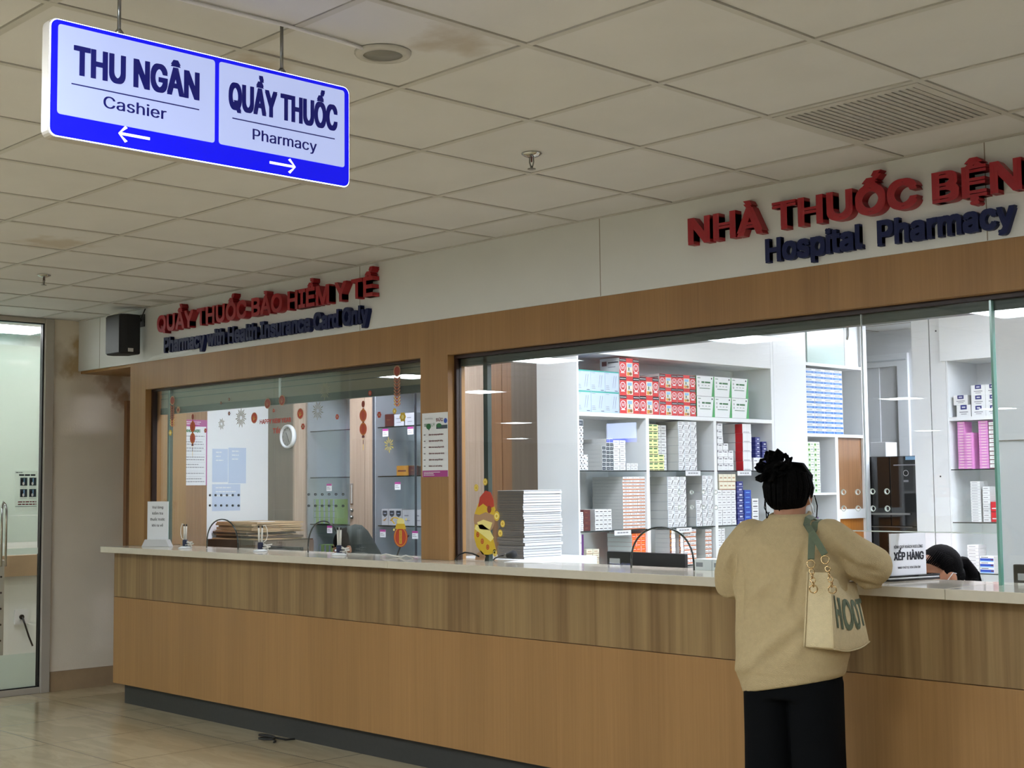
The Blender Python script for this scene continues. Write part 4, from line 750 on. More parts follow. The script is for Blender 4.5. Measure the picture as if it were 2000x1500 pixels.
SIDE = dict(redw='box_white', maroon='box_maroon', orange='box_white', yellow='box_yellow', navy='box_navy', royal='box_royal', pinkc='box_pink', redbox='box_red', greenpk='box_lime', amber='box_amber', cream='box_cream', pale='box_pale')
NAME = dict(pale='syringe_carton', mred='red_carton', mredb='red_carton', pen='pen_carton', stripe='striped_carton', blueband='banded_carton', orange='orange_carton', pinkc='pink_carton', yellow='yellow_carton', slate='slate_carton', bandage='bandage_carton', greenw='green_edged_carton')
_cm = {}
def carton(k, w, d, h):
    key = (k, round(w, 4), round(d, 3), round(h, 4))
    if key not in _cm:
        b = MB(); m = BODY.get(k, 'box_white'); s = SIDE.get(k, 'box_shaded_side' if k not in ('greenw',) else 'box_green')  # plain carton sides take a grey with their shade put into the colour
        vs = [(-d, -w / 2, 0), (0, -w / 2, 0), (0, w / 2, 0), (-d, w / 2, 0), (-d, -w / 2, h), (0, -w / 2, h), (0, w / 2, h), (-d, w / 2, h)]
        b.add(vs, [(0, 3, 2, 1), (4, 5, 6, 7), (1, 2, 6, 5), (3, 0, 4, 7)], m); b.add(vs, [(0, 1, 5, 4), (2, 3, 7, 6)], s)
        if k == 'redw': b.rect(.62 * d, d, 0, h, 'box_red', T((-d, -w / 2 - .0003, 0)) @ FY)
        if k not in ('mred', 'mredb'): b.rect(.0, d, h * .0, h * .04, 'ink_grey', T((-d, -w / 2 - .0003, 0)) @ FY)
        else: b.rect(.1 * d, .35 * d, h * .6, h * .85, 'box_maroon', T((-d, -w / 2 - .0003, 0)) @ FY); b.rect(.42 * d, .95 * d, h * .74, h * .8, 'ink', T((-d, -w / 2 - .0003, 0)) @ FY); b.rect(.42 * d, .8 * d, h * .5, h * .55, 'ink_grey', T((-d, -w / 2 - .0003, 0)) @ FY)
        deco(b, k, w, h); _cm[key] = b.mesh(NAME.get(k, 'medicine_carton'))
    return _cm[key]
def stack(a0, a1, z0, z1, cols, rows, d, k, desc, grp, plane='X', at=-5.615, skip=()):
    cw = (a1 - a0) / cols; ch = (z1 - z0) / rows; me = carton(k, cw - .0012, d, ch - .0006); r = random.Random(desc)
    for c in range(cols):
        for q in range(rows):
            if (c, q) in skip: continue
            a = a0 + cw * (c + .5); j = r.uniform(-.0035, .0)
            loc = (at + j, a, z0 + .0003 + q * ch) if plane == 'X' else (a, at - j, z0 + .0003 + q * ch)
            o = link(NAME.get(k, 'medicine_carton'), me, None, loc, 0 if plane == 'X' else -math.pi / 2)
            row = '' if rows == 1 else (', top row' if q == rows - 1 else ', bottom row' if q == 0 else ', %s row up' % ORD[q])
            lb = desc + row + COLS[cols][c]; assert len(lb.split()) <= 16, lb
            tag(o, lb, 'carton', grp)
STACKS = [
    ('T1', 5.915, 6.285, 1.932, 2.182, 3, 2, 0.2, 'pale', 'pale blue carton with syringe print'),
    ('T2a', 6.293, 6.475, 1.932, 2.272, 1, 3, 0.16, 'mred', 'red M carton in the tallest column'),
    ('T2b', 6.478, 6.660, 1.932, 2.165, 1, 2, 0.16, 'mred', 'red M carton in the two-high column'),
    ('T2c', 6.666, 6.838, 1.932, 2.193, 1, 3, 0.16, 'mredb', 'red M carton right of the two-high column'),
    ('T2d', 6.841, 7.027, 1.932, 2.195, 1, 3, 0.16, 'mredb', 'red M carton beside the green-edged cartons'),
    ('T3', 7.037, 7.589, 1.932, 2.200, 3, 2, 0.14, 'greenw', 'white carton with slanted green edge'),
    ('C1a1', 5.912, 5.965, 1.586, 1.844, 2, 8, 0.12, 'dotw', 'black-dotted white carton, tall part of the stack'),
    ('C1a3', 5.965, 6.005, 1.586, 1.678, 1, 3, 0.12, 'dotw', 'black-dotted white carton in the short end column'),
    ('C1b1', 6.128, 6.161, 1.586, 1.732, 1, 6, 0.24, 'slate', 'slate carton in the shorter front column'),
    ('C1b2', 6.164, 6.227, 1.586, 1.776, 2, 8, 0.24, 'slate', 'slate carton in the two taller columns'),
    ('C1c', 6.231, 6.338, 1.586, 1.768, 2, 7, 0.2, 'smallw', 'small white carton right of the slate stack'),
    ('C1d', 6.346, 6.450, 1.586, 1.629, 3, 2, 0.1, 'smallw', 'small white carton in the lowest short pile'),
    ('O', 6.307, 6.523, 1.229, 1.548, 3, 16, 0.25, 'stripe', 'orange-striped white carton'),
    ('W5', 6.057, 6.204, 1.229, 1.354, 4, 5, 0.12, 'barw', 'white carton with dark bar print'),
    ('BR', 5.960, 6.017, 1.229, 1.353, 1, 4, 0.1, 'maroon', 'maroon carton by the white stack with bar print'),
    ('SW', 5.907, 5.957, 1.229, 1.342, 2, 5, 0.1, 'smallw', 'small white carton beside the maroon cartons'),
    ('P', 5.908, 5.956, 0.992, 1.211, 1, 2, 0.1, 'purple', 'purple-edged white carton by the end panel'),
    ('CR', 5.979, 6.088, 0.992, 1.121, 2, 5, 0.1, 'cream', 'cream carton in the lowest bay'),
    ('OR', 6.383, 6.521, 0.992, 1.201, 3, 8, 0.2, 'orange', 'bright orange carton'),
    ('Y2', 6.551, 6.646, 1.586, 1.872, 2, 6, 0.15, 'yellow', 'yellow carton, tall part of the stack'),
    ('Y1', 6.649, 6.701, 1.586, 1.685, 1, 2, 0.15, 'yellow', 'yellow carton in the short end column'),
    ('PN1', 6.842, 7.027, 1.586, 1.898, 3, 6, 0.18, 'pen', 'white pen carton on the upper glass shelf'),
    ('PL1', 6.726, 6.910, 1.229, 1.547, 3, 6, 0.22, 'pen', 'white pen carton in the left lower block'),
    ('PR1', 7.074, 7.196, 1.229, 1.553, 2, 6, 0.22, 'pen', 'white pen carton in the right lower block'),
    ('PR2', 7.009, 7.069, 1.229, 1.396, 1, 3, 0.22, 'pen', 'white pen carton in the short middle column'),
    ('B1', 6.741, 6.796, 0.992, 1.217, 1, 8, 0.12, 'bluew', 'brown-edged pale carton, nearer the orange cartons'),
    ('B2', 6.832, 6.875, 0.992, 1.215, 1, 8, 0.12, 'bluew', 'brown-edged pale carton, nearer the orange-banded cartons'),
    ('B3', 6.880, 7.001, 0.992, 1.212, 2, 8, 0.12, 'ostripe', 'orange-banded white carton beside brown-edged ones'),
    ('B4', 7.095, 7.161, 0.992, 1.207, 2, 8, 0.12, 'ostripe', 'orange-banded white carton by the divider'),
    ('TB1', 7.239, 7.299, 1.586, 1.895, 1, 7, 0.12, 'tab', 'grey-tabbed white carton in the tallest column'),
    ('TB2', 7.298, 7.354, 1.586, 1.764, 1, 4, 0.12, 'tab', 'grey-tabbed white carton in the middle column'),
    ('TB3', 7.355, 7.411, 1.586, 1.718, 1, 3, 0.12, 'tab', 'grey-tabbed white carton in the shortest column'),
    ('RW', 7.515, 7.611, 1.586, 1.898, 1, 5, 0.16, 'redw', 'white carton with red side'),
    ('W2', 7.630, 7.743, 1.586, 1.673, 2, 2, 0.12, 'smallw', 'white carton in front of the navy stack'),
    ('LW', 7.232, 7.426, 1.229, 1.459, 4, 7, 0.14, 'smallw', 'small white carton in the seven-row block'),
    ('LC', 7.250, 7.428, 1.460, 1.563, 4, 2, 0.14, 'cream', 'cream carton lying on top of the white block'),
    ('NB', 7.441, 7.508, 1.229, 1.515, 1, 8, 0.12, 'navy', 'navy carton on the lower glass shelf'),
    ('RB', 7.518, 7.592, 1.229, 1.457, 1, 7, 0.12, 'royal', 'royal blue carton on the lower glass shelf'),
    ('W3', 7.228, 7.301, 0.992, 1.210, 2, 7, 0.12, 'smallw', 'small white carton low behind the customer'),
    ('BL', 8.251, 8.727, 1.849, 2.312, 4, 13, 0.14, 'blueband', 'blue-banded white carton in the square cubby'),
    ('LG', 8.268, 8.417, 1.430, 1.790, 2, 10, 0.12, 'limeband', 'lime-print white carton in the small cubby'),
]
for (key, y0, y1, z0, z1, c, r, d, k, desc) in STACKS:
    if z0 < 1.9 and y0 < 7.9: y0, y1 = (max(y0, 5.916), min(y1, 6.510)) if y0 < 6.5 else (max(y0, 6.544), min(y1, 7.182)) if y0 < 7.18 else (y0, y1)
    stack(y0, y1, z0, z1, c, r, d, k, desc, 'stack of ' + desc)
# single cartons and bits between the stacks
def single(y, z, w, d, h, k, label, grp=None, x=-5.615, rz=0.): tag(link(NAME.get(k, 'medicine_carton'), carton(k, w, d, h), None, (x, y, z + .0004), rz), label, 'carton', grp)
for q in range(8):
    for c in range(2): single(6.735 + c * .052, 1.586 + q * .036, .05, .08, .035, 'smallw', 'grey-white carton deep behind the yellow cartons, %s%s' % ('top row' if q == 7 else 'bottom row' if q == 0 else ORD[q] + ' row up', COLS[2][c]), 'deep pile behind the yellow cartons', x=-5.69)
for q in range(5): single(7.70, 1.6735 + q * .028, .05, .10, .027, 'navy', 'navy carton piled on the white cartons near the hair bun, %s' % ('top' if q == 4 else 'lowest' if q == 0 else ORD[q] + ' up'), 'navy pile near the hair bun', x=-5.63)
for q in range(6): single(7.775, 1.586 + q * .033, .05, .11, .032, 'navy', 'navy carton in the pile against the right side panel, %s' % ('top' if q == 5 else 'lowest' if q == 0 else ORD[q] + ' up'), 'navy pile by the side panel', x=-5.63)
for q in range(5): single(7.636, 1.229 + q * .034, .07, .12, .033, 'barw', 'white carton beside the royal blue pile, %s' % ('top' if q == 4 else 'lowest' if q == 0 else ORD[q] + ' up'), 'white pile beside the royal blue cartons')
single(5.942, 1.8445, .045, .1, .04, 'slate', 'dark carton lying on top of the dotted white cartons')
single(8.33, .92 + .0, .09, .1, .34, 'purple', 'tall white and purple carton in the lowest cubby')
for y, z, lab in ((6.28, 1.214, 'white shelf label under the orange-striped cartons'), (6.96, 1.571, 'white shelf label over the pen cartons'), (6.86, 1.213, 'white shelf label under the pen cartons'), (7.50, 1.571, 'white shelf label over the navy cartons')):
    b = MB(); b.box(0, .002, -.075, .075, -.018, .012, 'paper'); lines(b, T((.0024, 0, 0)) @ FX, -.05, .05, -.006, 1, .01, .008, 'ink_grey', 3, .1); tag(b.build('shelf_label', None, 0, (-5.5985, y, z)), lab, 'label', 'shelf edge labels')
# ---------------------------------------------------------------- right shelf unit and fridge
t = thing('shelf_cabinet', 'narrow white shelf unit with pink cartons right of the fridge', 'shelf unit', (-4.72, 8.6, 0))
b = MB(); b.box(0, .012, 0, .40, 0, 2.757, 'lam_white'); b.box(.9, .918, 0, .40, 0, 2.757, 'lam_white'); b.build('side_panel', t)
b = MB(); b.box(0, .918, .40, .415, 0, 2.757, 'lam_white'); b.build('back_panel', t)
b = MB(); b.box(-.03, .93, -.02, .398, 2.314, 2.757, 'lam_white'); b.build('upper_door', t)
b = MB(); b.box(.012, .9, 0, .40, 1.907, 1.932, 'lam_white'); b.build('shelf', t)
for z in (1.575, 1.222, .887): b = MB(); b.box(.013, .899, .004, .399, z, z + .0065, 'shelf_glass'); b.box(.013, .899, .002, .004, z, z + .0065, 'glass_edge_dark'); b.build('glass_shelf', t)
RY = 8.625
stack(-4.666, -4.562, 1.932, 2.012, 1, 1, .12, 'bandage', 'white carton with navy tab, lower of the leftmost pair', 'bandage cartons', 'Y', RY)
stack(-4.686, -4.582, 2.0125, 2.078, 1, 1, .12, 'bandage', 'white carton with navy tab, upper of the leftmost pair', 'bandage cartons', 'Y', RY)
stack(-4.557, -4.25, 1.932, 2.14, 3, 3, .12, 'bandage', 'navy-tabbed white carton in the nine-carton block', 'bandage cartons', 'Y', RY)
stack(-4.665, -4.612, 1.5825, 1.900, 1, 17, .1, 'pinkc', 'pink carton in the leftmost pink column', 'pink cartons', 'Y', RY)
stack(-4.610, -4.556, 1.5825, 1.825, 1, 13, .1, 'pinkc', 'pink carton in the second, lower pink column', 'pink cartons', 'Y', RY - .01)
stack(-4.513, -4.447, 1.5825, 1.900, 1, 17, .1, 'pinkc', 'pink carton in the pink column beside the brown-striped cartons', 'pink cartons', 'Y', RY)
stack(-4.440, -4.375, 1.5825, 1.890, 1, 11, .1, 'brownstripe', 'white carton with brown stripe beside the pink cartons', 'brown-striped cartons', 'Y', RY)
stack(-4.585, -4.512, 1.2295, 1.500, 1, 15, .1, 'smallw', 'slim white carton in the tall pile on the right unit', 'slim white pile', 'Y', RY)
stack(-4.500, -4.445, 1.2295, 1.465, 1, 8, .1, 'smallw', 'white carton in the pile next to the red carton', 'white pile by the red carton', 'Y', RY)
stack(-4.440, -4.36, 1.2295, 1.364, 1, 2, .1, 'redbox', 'red carton on the lower glass shelf of the right unit', 'red cartons on the right unit', 'Y', RY - .01)
stack(-4.622, -4.538, .8945, 1.078, 1, 8, .1, 'smallw', 'white carton piled left of the blue swirl cartons', 'white pile behind the pharmacist', 'Y', RY)
stack(-4.536, -4.436, .8945, 1.006, 1, 3, .1, 'blueswirl', 'white and blue swirl carton behind the pharmacist', 'blue swirl cartons', 'Y', RY)
t = thing('fridge', 'tall black glass fridge beside the white pillar', 'fridge', (-5.43, 9.05, 0))
b = MB(); b.box(-.30, .284, .03, .65, .04, 1.69, 'black'); b.build('body', t, bevel=.004)
for x0, x1 in ((-.30, -.012), (-.008, .284)): b = MB(); b.box(x0, x1, 0, .03, 1.18, 1.688, 'black_gloss'); b.build('door', t, bevel=.003)
for z0, z1 in ((.62, 1.172), (.06, .612)): b = MB(); b.box(-.30, .284, 0, .03, z0, z1, 'black_gloss'); d_ = b.build('drawer', t, bevel=.003)
b = MB(); b.box(-.29, .15, -.012, 0, 1.262, 1.275, 'steel'); b.build('handle', t); b = MB(); b.box(-.29, .16, -.008, 0, 1.172, 1.177, 'steel'); b.build('handle', t)
b = MB(); b.box(.02, .20, -.0006, 0, 1.62, 1.628, 'ink_grey'); b.ring(0, 0, .018, .022, 'paper_grey', T((.12, -.0008, 1.565)) @ FY); b.rect(.10, .14, 1.50, 1.515, 'ink_grey', T((0, -.0008, 0)) @ FY); b.build('badge', t)
b = MB(); b.box(.12, .24, -.0008, 0, 1.66, 1.685, 'box_lightblue'); b.build('energy_sticker', t)
b = MB(); b.box(-5.69, -5.56, 9.2, 9.36, 1.6905, 1.80, 'paper_grey'); tag(b.build('storage_box', bevel=.003), 'plain grey box standing on top of the black fridge', 'box')
# ---------------------------------------------------------------- cabinets behind the stickered window (fronts near y = 6.15)
t = thing('wood_pillar_cabinet', 'grey wood pillar cabinet carrying the round wall clock', 'cabinet', (-8.876, 6.06, 0))
b = MB(); b.box(-.174, .165, 0, .48, 0, 2.757, 'wood_grey'); b.build('body', t); b = MB(); b.box(.165, .185, -.004, .48, 0, 2.757, 'wood_pink'); b.build('edge_strip', t)
t = thing('wall_clock', 'round white-rimmed wall clock on the grey wood pillar', 'clock', (-8.757, 6.06, 1.89))
RXm = Matrix.Rotation(math.pi / 2, 4, 'X')
b = MB(); b.lathe([(.086, 0), (.092, .012), (.09, .03), (.082, .038), (.074, .034), (.072, .022)], 'white', RXm, 32); b.build('rim', t)
b = MB(); b.lathe([(.001, .018), (.073, .018), (.073, .022), (.001, .0225)], 'clock_face', RXm, 32); b.build('dial', t)
for a, L in ((2.6, .05), (-.5, .036)): b = MB(); b.box(-.002, .002, -.0245, -.0235, -.008, L, 'ink', Matrix.Rotation(a, 4, 'Y')); b.build('hand', t)
b = MB()
for k in range(12): b.rect(-.002, .002, .056, .066, 'ink', T((0, -.0232, 0)) @ FY @ Matrix.Rotation(math.pi / 6 * k, 4, 'Z'))
b.build('hour_marks', t)
def glass_cabinet(nm, lab, x0, x1, m):
    t = thing(nm, lab, 'cabinet', (x0, 6.15, 0)); w = x1 - x0
    b = MB(); b.box(0, .016, .02, .40, 0, 2.757, 'lam_edge'); b.box(w - .016, w, .02, .40, 0, 2.757, 'lam_edge'); b.build('side_panel', t)
    b = MB(); b.box(.016, w - .016, .38, .40, 0, 2.757, 'lam_edge'); b.box(.016, w - .016, .02, .38, 2.3, 2.757, 'lam_edge'); b.box(.016, w - .016, .02, .38, 0, .8, 'lam_edge'); b.build('carcass', t)
    for z in (1.93, 1.58, 1.23, .89): b = MB(); b.box(.017, w - .017, .04, .379, z - .008, z, 'shelf_glass'); b.box(.017, w - .017, .037, .04, z - .008, z, 'glass_edge_dark'); b.build('glass_shelf', t)
    if m == 1: b = MB(); b.box(.002, w - .002, .005, .012, .02, 2.75, 'cabinet_glass'); b.build('door', t)
    else:
        for a, c in ((.002, w * .53), (w * .51, w - .002)): b = MB(); b.box(a, c, .004 if a < .1 else .014, .011 if a < .1 else .021, .02, 2.75, 'cabinet_glass'); b.box(a - .0, a + .002, .003, .022, .02, 2.75, 'gap_dark'); b.build('door', t)
    return t
glass_cabinet('glass_cabinet', 'glass-fronted shelf cabinet holding green packs beside the wall clock', -8.69, -8.135, 1)
gc = glass_cabinet('glass_cabinet', 'wider glass-fronted shelf cabinet with shield-print cartons near the column', -7.865, -6.95, 2)
t = thing('wood_cabinet', 'tall narrow wooden cabinet with metal handle and lock', 'cabinet', (-8.13, 6.15, 0))
b = MB(); b.box(0, .262, .02, .40, 0, 2.757, 'wood_pink'); b.build('body', t)
for x0, x1 in ((.002, .176), (.180, .262)): b = MB(); b.box(x0, x1, 0, .019, .02, 2.75, 'wood_pink'); d_ = b.build('door', t)
b = MB(); b.box(.015, .045, -.006, 0, 1.375, 1.53, 'chrome'); b.box(.021, .039, -.0065, -.006, 1.385, 1.52, 'vent'); b.build('handle', t)
for z in (1.335, 1.285): b = MB(); b.lathe([(.014, 0), (.014, .012), (.008, .02)], 'steel', T((.03, 0, z)) @ RXm); b.build('lock', t)
t = thing('wood_cabinet', 'tall brown wooden cabinet seen past the column behind the fortune sticker', 'cabinet', (-6.95, 6.15, 0))
b = MB(); b.box(.0, .53, .02, .40, 0, 2.757, 'wood_brown'); b.build('body', t)
for x0, x1 in ((.002, .28), (.284, .44), (.444, .53)): b = MB(); b.box(x0, x1, 0, .019, .02, 2.75, 'wood_brown' if x0 > .1 else 'wood_pink'); b.build('door', t)
b = MB(); b.box(-6.42, -5.95, 6.15, 6.55, 0, 2.757, 'wood_grey'); tag(b.build('wood_cabinet'), 'grey wood cabinet side behind the paper stack', 'cabinet')
# contents of the two glass cabinets
stack(-8.668, -8.372, 1.2303, 1.415, 5, 4, .10, 'greenpk', 'lime green pack beside the clock', 'lime green packs', 'Y', 6.215)
stack(-8.60, -8.36, .8903, 1.075, 4, 3, .10, 'greenpk', 'lime green pack low beside the clock', 'lower lime green packs', 'Y', 6.215)
stack(-7.840, -7.615, 1.2303, 1.345, 3, 1, .09, 'shield', 'white carton with slate shield print by the column', 'shield-print cartons', 'Y', 6.215)
stack(-7.610, -7.38, 1.2303, 1.340, 2, 1, .09, 'plainw', 'plain white carton beside the shield-print cartons', 'plain white cartons', 'Y', 6.215)
stack(-7.672, -7.54, 1.5803, 1.650, 1, 1, .09, 'amber', 'amber carton on the middle shelf near the column', None, 'Y', 6.215)
stack(-7.535, -7.44, 1.5803, 1.645, 1, 1, .09, 'maroon', 'brown carton beside the amber carton', None, 'Y', 6.215)
stack(-7.80, -7.70, 1.9303, 2.02, 1, 1, .09, 'maroon', 'brown carton on the top shelf behind the orange blossom sticker', None, 'Y', 6.215)
stack(-7.695, -7.585, 1.9303, 2.015, 1, 1, .09, 'plainw', 'white carton on the top shelf behind the small yellow flower', None, 'Y', 6.215)
stack(-7.575, -7.465, 1.9303, 2.02, 1, 1, .09, 'plainw', 'white carton on the top shelf behind the large yellow flower', None, 'Y', 6.215)
for x, z, lab in ((-8.385, 1.503, 'magenta-topped label on the glass door over the green packs'), (-8.379, 1.193, 'magenta-topped label on the glass door below the green packs')) + ((-7.715, 1.885, 'magenta-topped label left under the top shelf of the wide cabinet'), (-7.437, 1.89, 'magenta-topped label right under the top shelf of the wide cabinet'), (-7.58, 1.508, 'magenta-topped label in the middle of the wide cabinet'), (-7.748, 1.174, 'magenta-topped label low left on the wide cabinet'), (-7.392, 1.17, 'magenta-topped label low on the wide cabinet behind the treasure pot sticker')):
    b = MB(); y = 6.1535 if x < -8 else 6.1525; b.box(-.032, .032, -.001, 0, -.027, .027, 'paper'); X = T((0, -.0013, 0)) @ FY; b.rect(-.032, .032, .012, .027, 'magenta', X); lines(b, X, -.024, .02, -.002, 2, .012, .005, 'ink_grey', 2, .3); tag(b.build('shelf_label', None, 0, (x, y, z)), lab, 'label', 'cabinet door labels')
# wall papers and folder cabinet on the bright wall
for y0, y1, z0, z1, lab in ((5.565, 5.70, 1.55, 1.80, 'white paper sheet taped high on the bright wall, near the brown wall'), (5.705, 5.86, 1.54, 1.81, 'white paper sheet taped high on the bright wall, near the clock'), (5.565, 5.81, 1.335, 1.535, 'white paper sheet taped low on the bright wall behind the speech holes')):
    b = MB(); b.box(-9.05, -9.0485, y0, y1, z0, z1, 'box_pale'); lines(b, T((-9.0483, 0, 0)) @ FX, y0 + .03, y1 - .04, z1 - .03, 3, .03, .008, 'paper', 5, .4); tag(b.build('paper_sheet'), lab, 'paper', 'papers on the bright wall')
t = thing('low_cabinet', 'low dark cabinet under the folder pile', 'cabinet', (-9.05, 5.52, 0))
b = MB(); b.box(.004, .62, .005, .52, 0, 1.13, 'kraft_dark'); b.build('body', t); b = MB(); b.box(.622, .634, .01, .26, .05, 1.12, 'wood_grey'); b.box(.622, .634, .265, .515, .05, 1.12, 'wood_grey'); b.build('door', t); b = MB(); b.lathe([(.008, 0), (.008, .02)], 'steel', T((.634, .22, 1.02)) @ Matrix.Rotation(math.pi / 2, 4, 'Y')); b.build('knob', t)
z = 1.131
for k in range(9):
    h = (.012, .018, .01, .016, .012, .02, .012, .016, .014)[k]; a = random.uniform(-.12, .12); m = 'kraft' if k not in (1, 3) else 'kraft_dark'
    b = MB(); b.box(-.27, .27, -.2, .2, 0, h - .003, m)
    if k % 2: b.prism([(-.27, -.2), (.27, -.2), (.27, -.04), (-.1, .0)], .0025, 'tan', T((0, 0, h - .003)))
    if k == 8: b.box(.05, .2, -.12, 0, h - .003, h - .001, 'paper')
    tag(b.build('folder', None, 0, (-8.74 + random.uniform(-.02, .02), 5.755 + random.uniform(-.02, .02), z), a), 'brown folder in the pile by the bright wall, %s' % (('lowest', 'second up', 'third up', 'fourth up', 'fifth up', 'sixth up', 'seventh up', 'second from the top', 'topmost, with a white tag')[k]), 'folder', 'brown folders in a pile'); z += h
# paper stack: many sheets pressed together, on a pedestal behind the glass
b = MB(); b.box(-6.05, -5.44, 5.195, 5.88, 0, 1.095, 'lam_white'); tag(b.build('pedestal_cabinet', bevel=.003), 'white pedestal under the tall paper stack, hidden behind the counter', 'cabinet')
b = MB(); z = 0
while z < .372:
    h = random.uniform(.010, .019); dx = random.uniform(-.004, .004); dy = random.uniform(-.005, .005); x0, x1, y0, y1 = -.105 + dx, .105 + dx, -.15 + dy, .15 + dy
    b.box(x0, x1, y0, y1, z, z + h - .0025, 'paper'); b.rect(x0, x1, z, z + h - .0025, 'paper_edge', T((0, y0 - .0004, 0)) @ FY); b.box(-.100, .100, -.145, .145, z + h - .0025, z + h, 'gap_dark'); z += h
b.box(-.105, .105, -.15, .15, z, z + .003, 'paper')
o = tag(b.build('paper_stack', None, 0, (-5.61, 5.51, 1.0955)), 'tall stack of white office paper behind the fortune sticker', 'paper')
b = MB(); b.box(-.12, .12, -.09, .09, 0, .002, 'paper'); tag(b.build('paper_sheet', None, 0, (-5.2, 5.125, 1.1005), .2), 'loose white sheet lying on the counter in front of the white end panel', 'paper')
# desks and monitors
for x0, x1, lab in ((-9.0, -6.15, 'staff desk behind the counter under the stickered window'), (-5.35, 1.3, 'staff desk behind the counter under the large window')):
    t = thing('staff_desk', lab, 'desk', (x0, 5.2, 0)); b = MB(); b.box(0, x1 - x0, -.029, .20, .715, .74, 'lam_white'); b.build('desktop', t)
    b = MB(); b.box(0, x1 - x0, -.029, -.001, .60, .73, 'lam_white'); b.build('back_rail', t)
def monitor(x, y, top, w, lab, rz=0.):
    t = thing('monitor', lab, 'monitor', (x, y, .7405), rz); h = top - .7405
    b = MB(); b.box(-w / 2, w / 2, -.012, .014, h - .30, h, 'black'); b.build('housing', t, bevel=.004)
    b = MB(); b.box(-w / 2 + .012, w / 2 - .012, .014, .016, h - .285, h - .012, 'black_gloss'); b.build('screen', t)
    b = MB(); b.tube([(0, 0, .01), (0, 0, h - .2)], .02, 'black'); b.build('stand', t); b = MB(); b.lathe([(.085, 0), (.085, .008), (.02, .014)], 'black'); b.build('foot', t)
    b = MB(); b.box(-w / 2 + .02, -w / 2 + .09, -.0135, -.012, h - .062, h - .035, 'paper_grey'); b.build('sticker', t); return t
monitor(-4.57, 5.30, 1.16, .51, 'black monitor back behind the arched opening of the large window'); monitor(-3.42, 5.30, 1.165, .50, 'black monitor back between the customer and the queueing notice'); monitor(-2.41, 5.30, 1.165, .46, 'black monitor at the right window edge'); monitor(-7.77, 5.30, 1.115, .50, 'black monitor top behind the desk pens of the folder pile')
for k in range(5):
    for r_ in range(1):
        b = MB(); b.box(-.05, .05, -.05, .05, 0, .05, 'box_white'); b.rect(-.04, .0, .015, .035, 'ink_grey', T((0, -.0504, 0)) @ FY); tag(b.build('medicine_carton', None, 0, (-4.05 + k * .105, 5.145, 1.1005)), 'small white carton lined up on the counter by the customer\'s elbow, %s' % ('nearest the monitor' if k == 0 else 'nearest the customer' if k == 4 else ORD[k] + ' from the monitor'), 'carton', 'cartons lined up on the counter')
# things in the corridor seen through the glass door
b = MB(); b.box(-11.2, -11.185, 5.02, 5.13, .40, .52, 'white'); b.disc(0, 0, .02, .02, .012, 'black', T((-11.185, 5.075, .46)) @ FX); tag(b.build('wall_socket'), 'white wall socket low behind the glass door', 'socket')
b = MB(); b.tube([(-11.17, 5.075, .46), (-11.15, 5.09, .40), (-11.14, 5.12, .30), (-11.13, 5.15, .22)], .008, 'black', 6); tag(b.build('plug_cord'), 'black cord hanging from the wall socket behind the glass door', 'cord')
t = thing('equipment_cart', 'pale metal cart edge behind the glass door', 'cart', (-10.6, 4.50, 0)); b = MB(); b.box(-.25, .25, -.3, .06, .1, .98, 'aluminium'); b.build('body', t, bevel=.01)
for k in range(6): b = MB(); b.disc(0, 0, .008, .008, .004, 'black', T((.25, .03, .25 + .12 * k)) @ FX); b.build('screw', t)
for xx in (-.2, .2): b = MB(); b.lathe([(.03, 0), (.03, .1)], 'black', T((xx, -.1, 0))); b.build('caster', t)
b = MB(); b.box(-11.15, -10.9, 4.55, 5.15, 2.42, 2.62, 'green_object'); b.box(-10.95, -10.88, 4.8, 5.0, 2.52, 2.56, 'white'); tag(b.build('wall_unit', bevel=.03), 'green wall unit high up behind the top of the glass door', 'wall unit')
# ---------------------------------------------------------------- people
def hand(b, base, direc, up, side, m, s=1.):
    """palm with four curled fingers of different lengths and a thumb leaving its side"""
    p = Vector(base); d = Vector(direc).normalized(); u = Vector(up).normalized(); r = d.cross(u).normalized() * side
    b.limb([p, p + d * .04 * s, p + d * .08 * s], [.026 * s, .034 * s, .032 * s], m, n=10)
    for k, L in enumerate((.068, .076, .072, .058)):
        o = p + d * .082 * s + r * (.030 - .020 * k) * s; a = o + d * L * .45 * s - u * .004; c = o + d * L * .8 * s - u * .016 * s; e = o + d * L * .98 * s - u * .030 * s
        b.limb([o, a, c, e], [.0092 * s, .0088 * s, .0082 * s, .0074 * s], m, n=8, steps=2)
    o = p + d * .025 * s + r * .030 * s; b.limb([o, o + d * .028 * s + r * .020 * s - u * .004, o + d * .055 * s + r * .024 * s - u * .014 * s], [.0115 * s, .0105 * s, .0088 * s], m, n=8, steps=2)
def head(b, c, tilt, m, X0):
    """skull, jaw, nose, ears and lips about a head centre, bent forward by tilt"""
    X = X0 @ T(c) @ Matrix.Rotation(-tilt, 4, 'X')
    b.ell((0, -.005, .02), (.076, .095, .092), m, X); b.ell((0, .03, -.045), (.058, .062, .062), m, X); b.ell((0, .055, -.085), (.034, .03, .022), m, X)
    b.limb([(0, .088, .02), (0, .104, -.018), (0, .108, -.03)], [.009, .012, .013], m, X, n=8)
    for s in (-1, 1): b.ell((s * .078, -.005, -.012), (.011, .020, .032), m, X, 10, 8); b.ell((s * .034, .07, -.03), (.024, .02, .02), m, X, 10, 8)
    b.ell((0, .092, -.058), (.024, .012, .010), m, X, 10, 8); return X
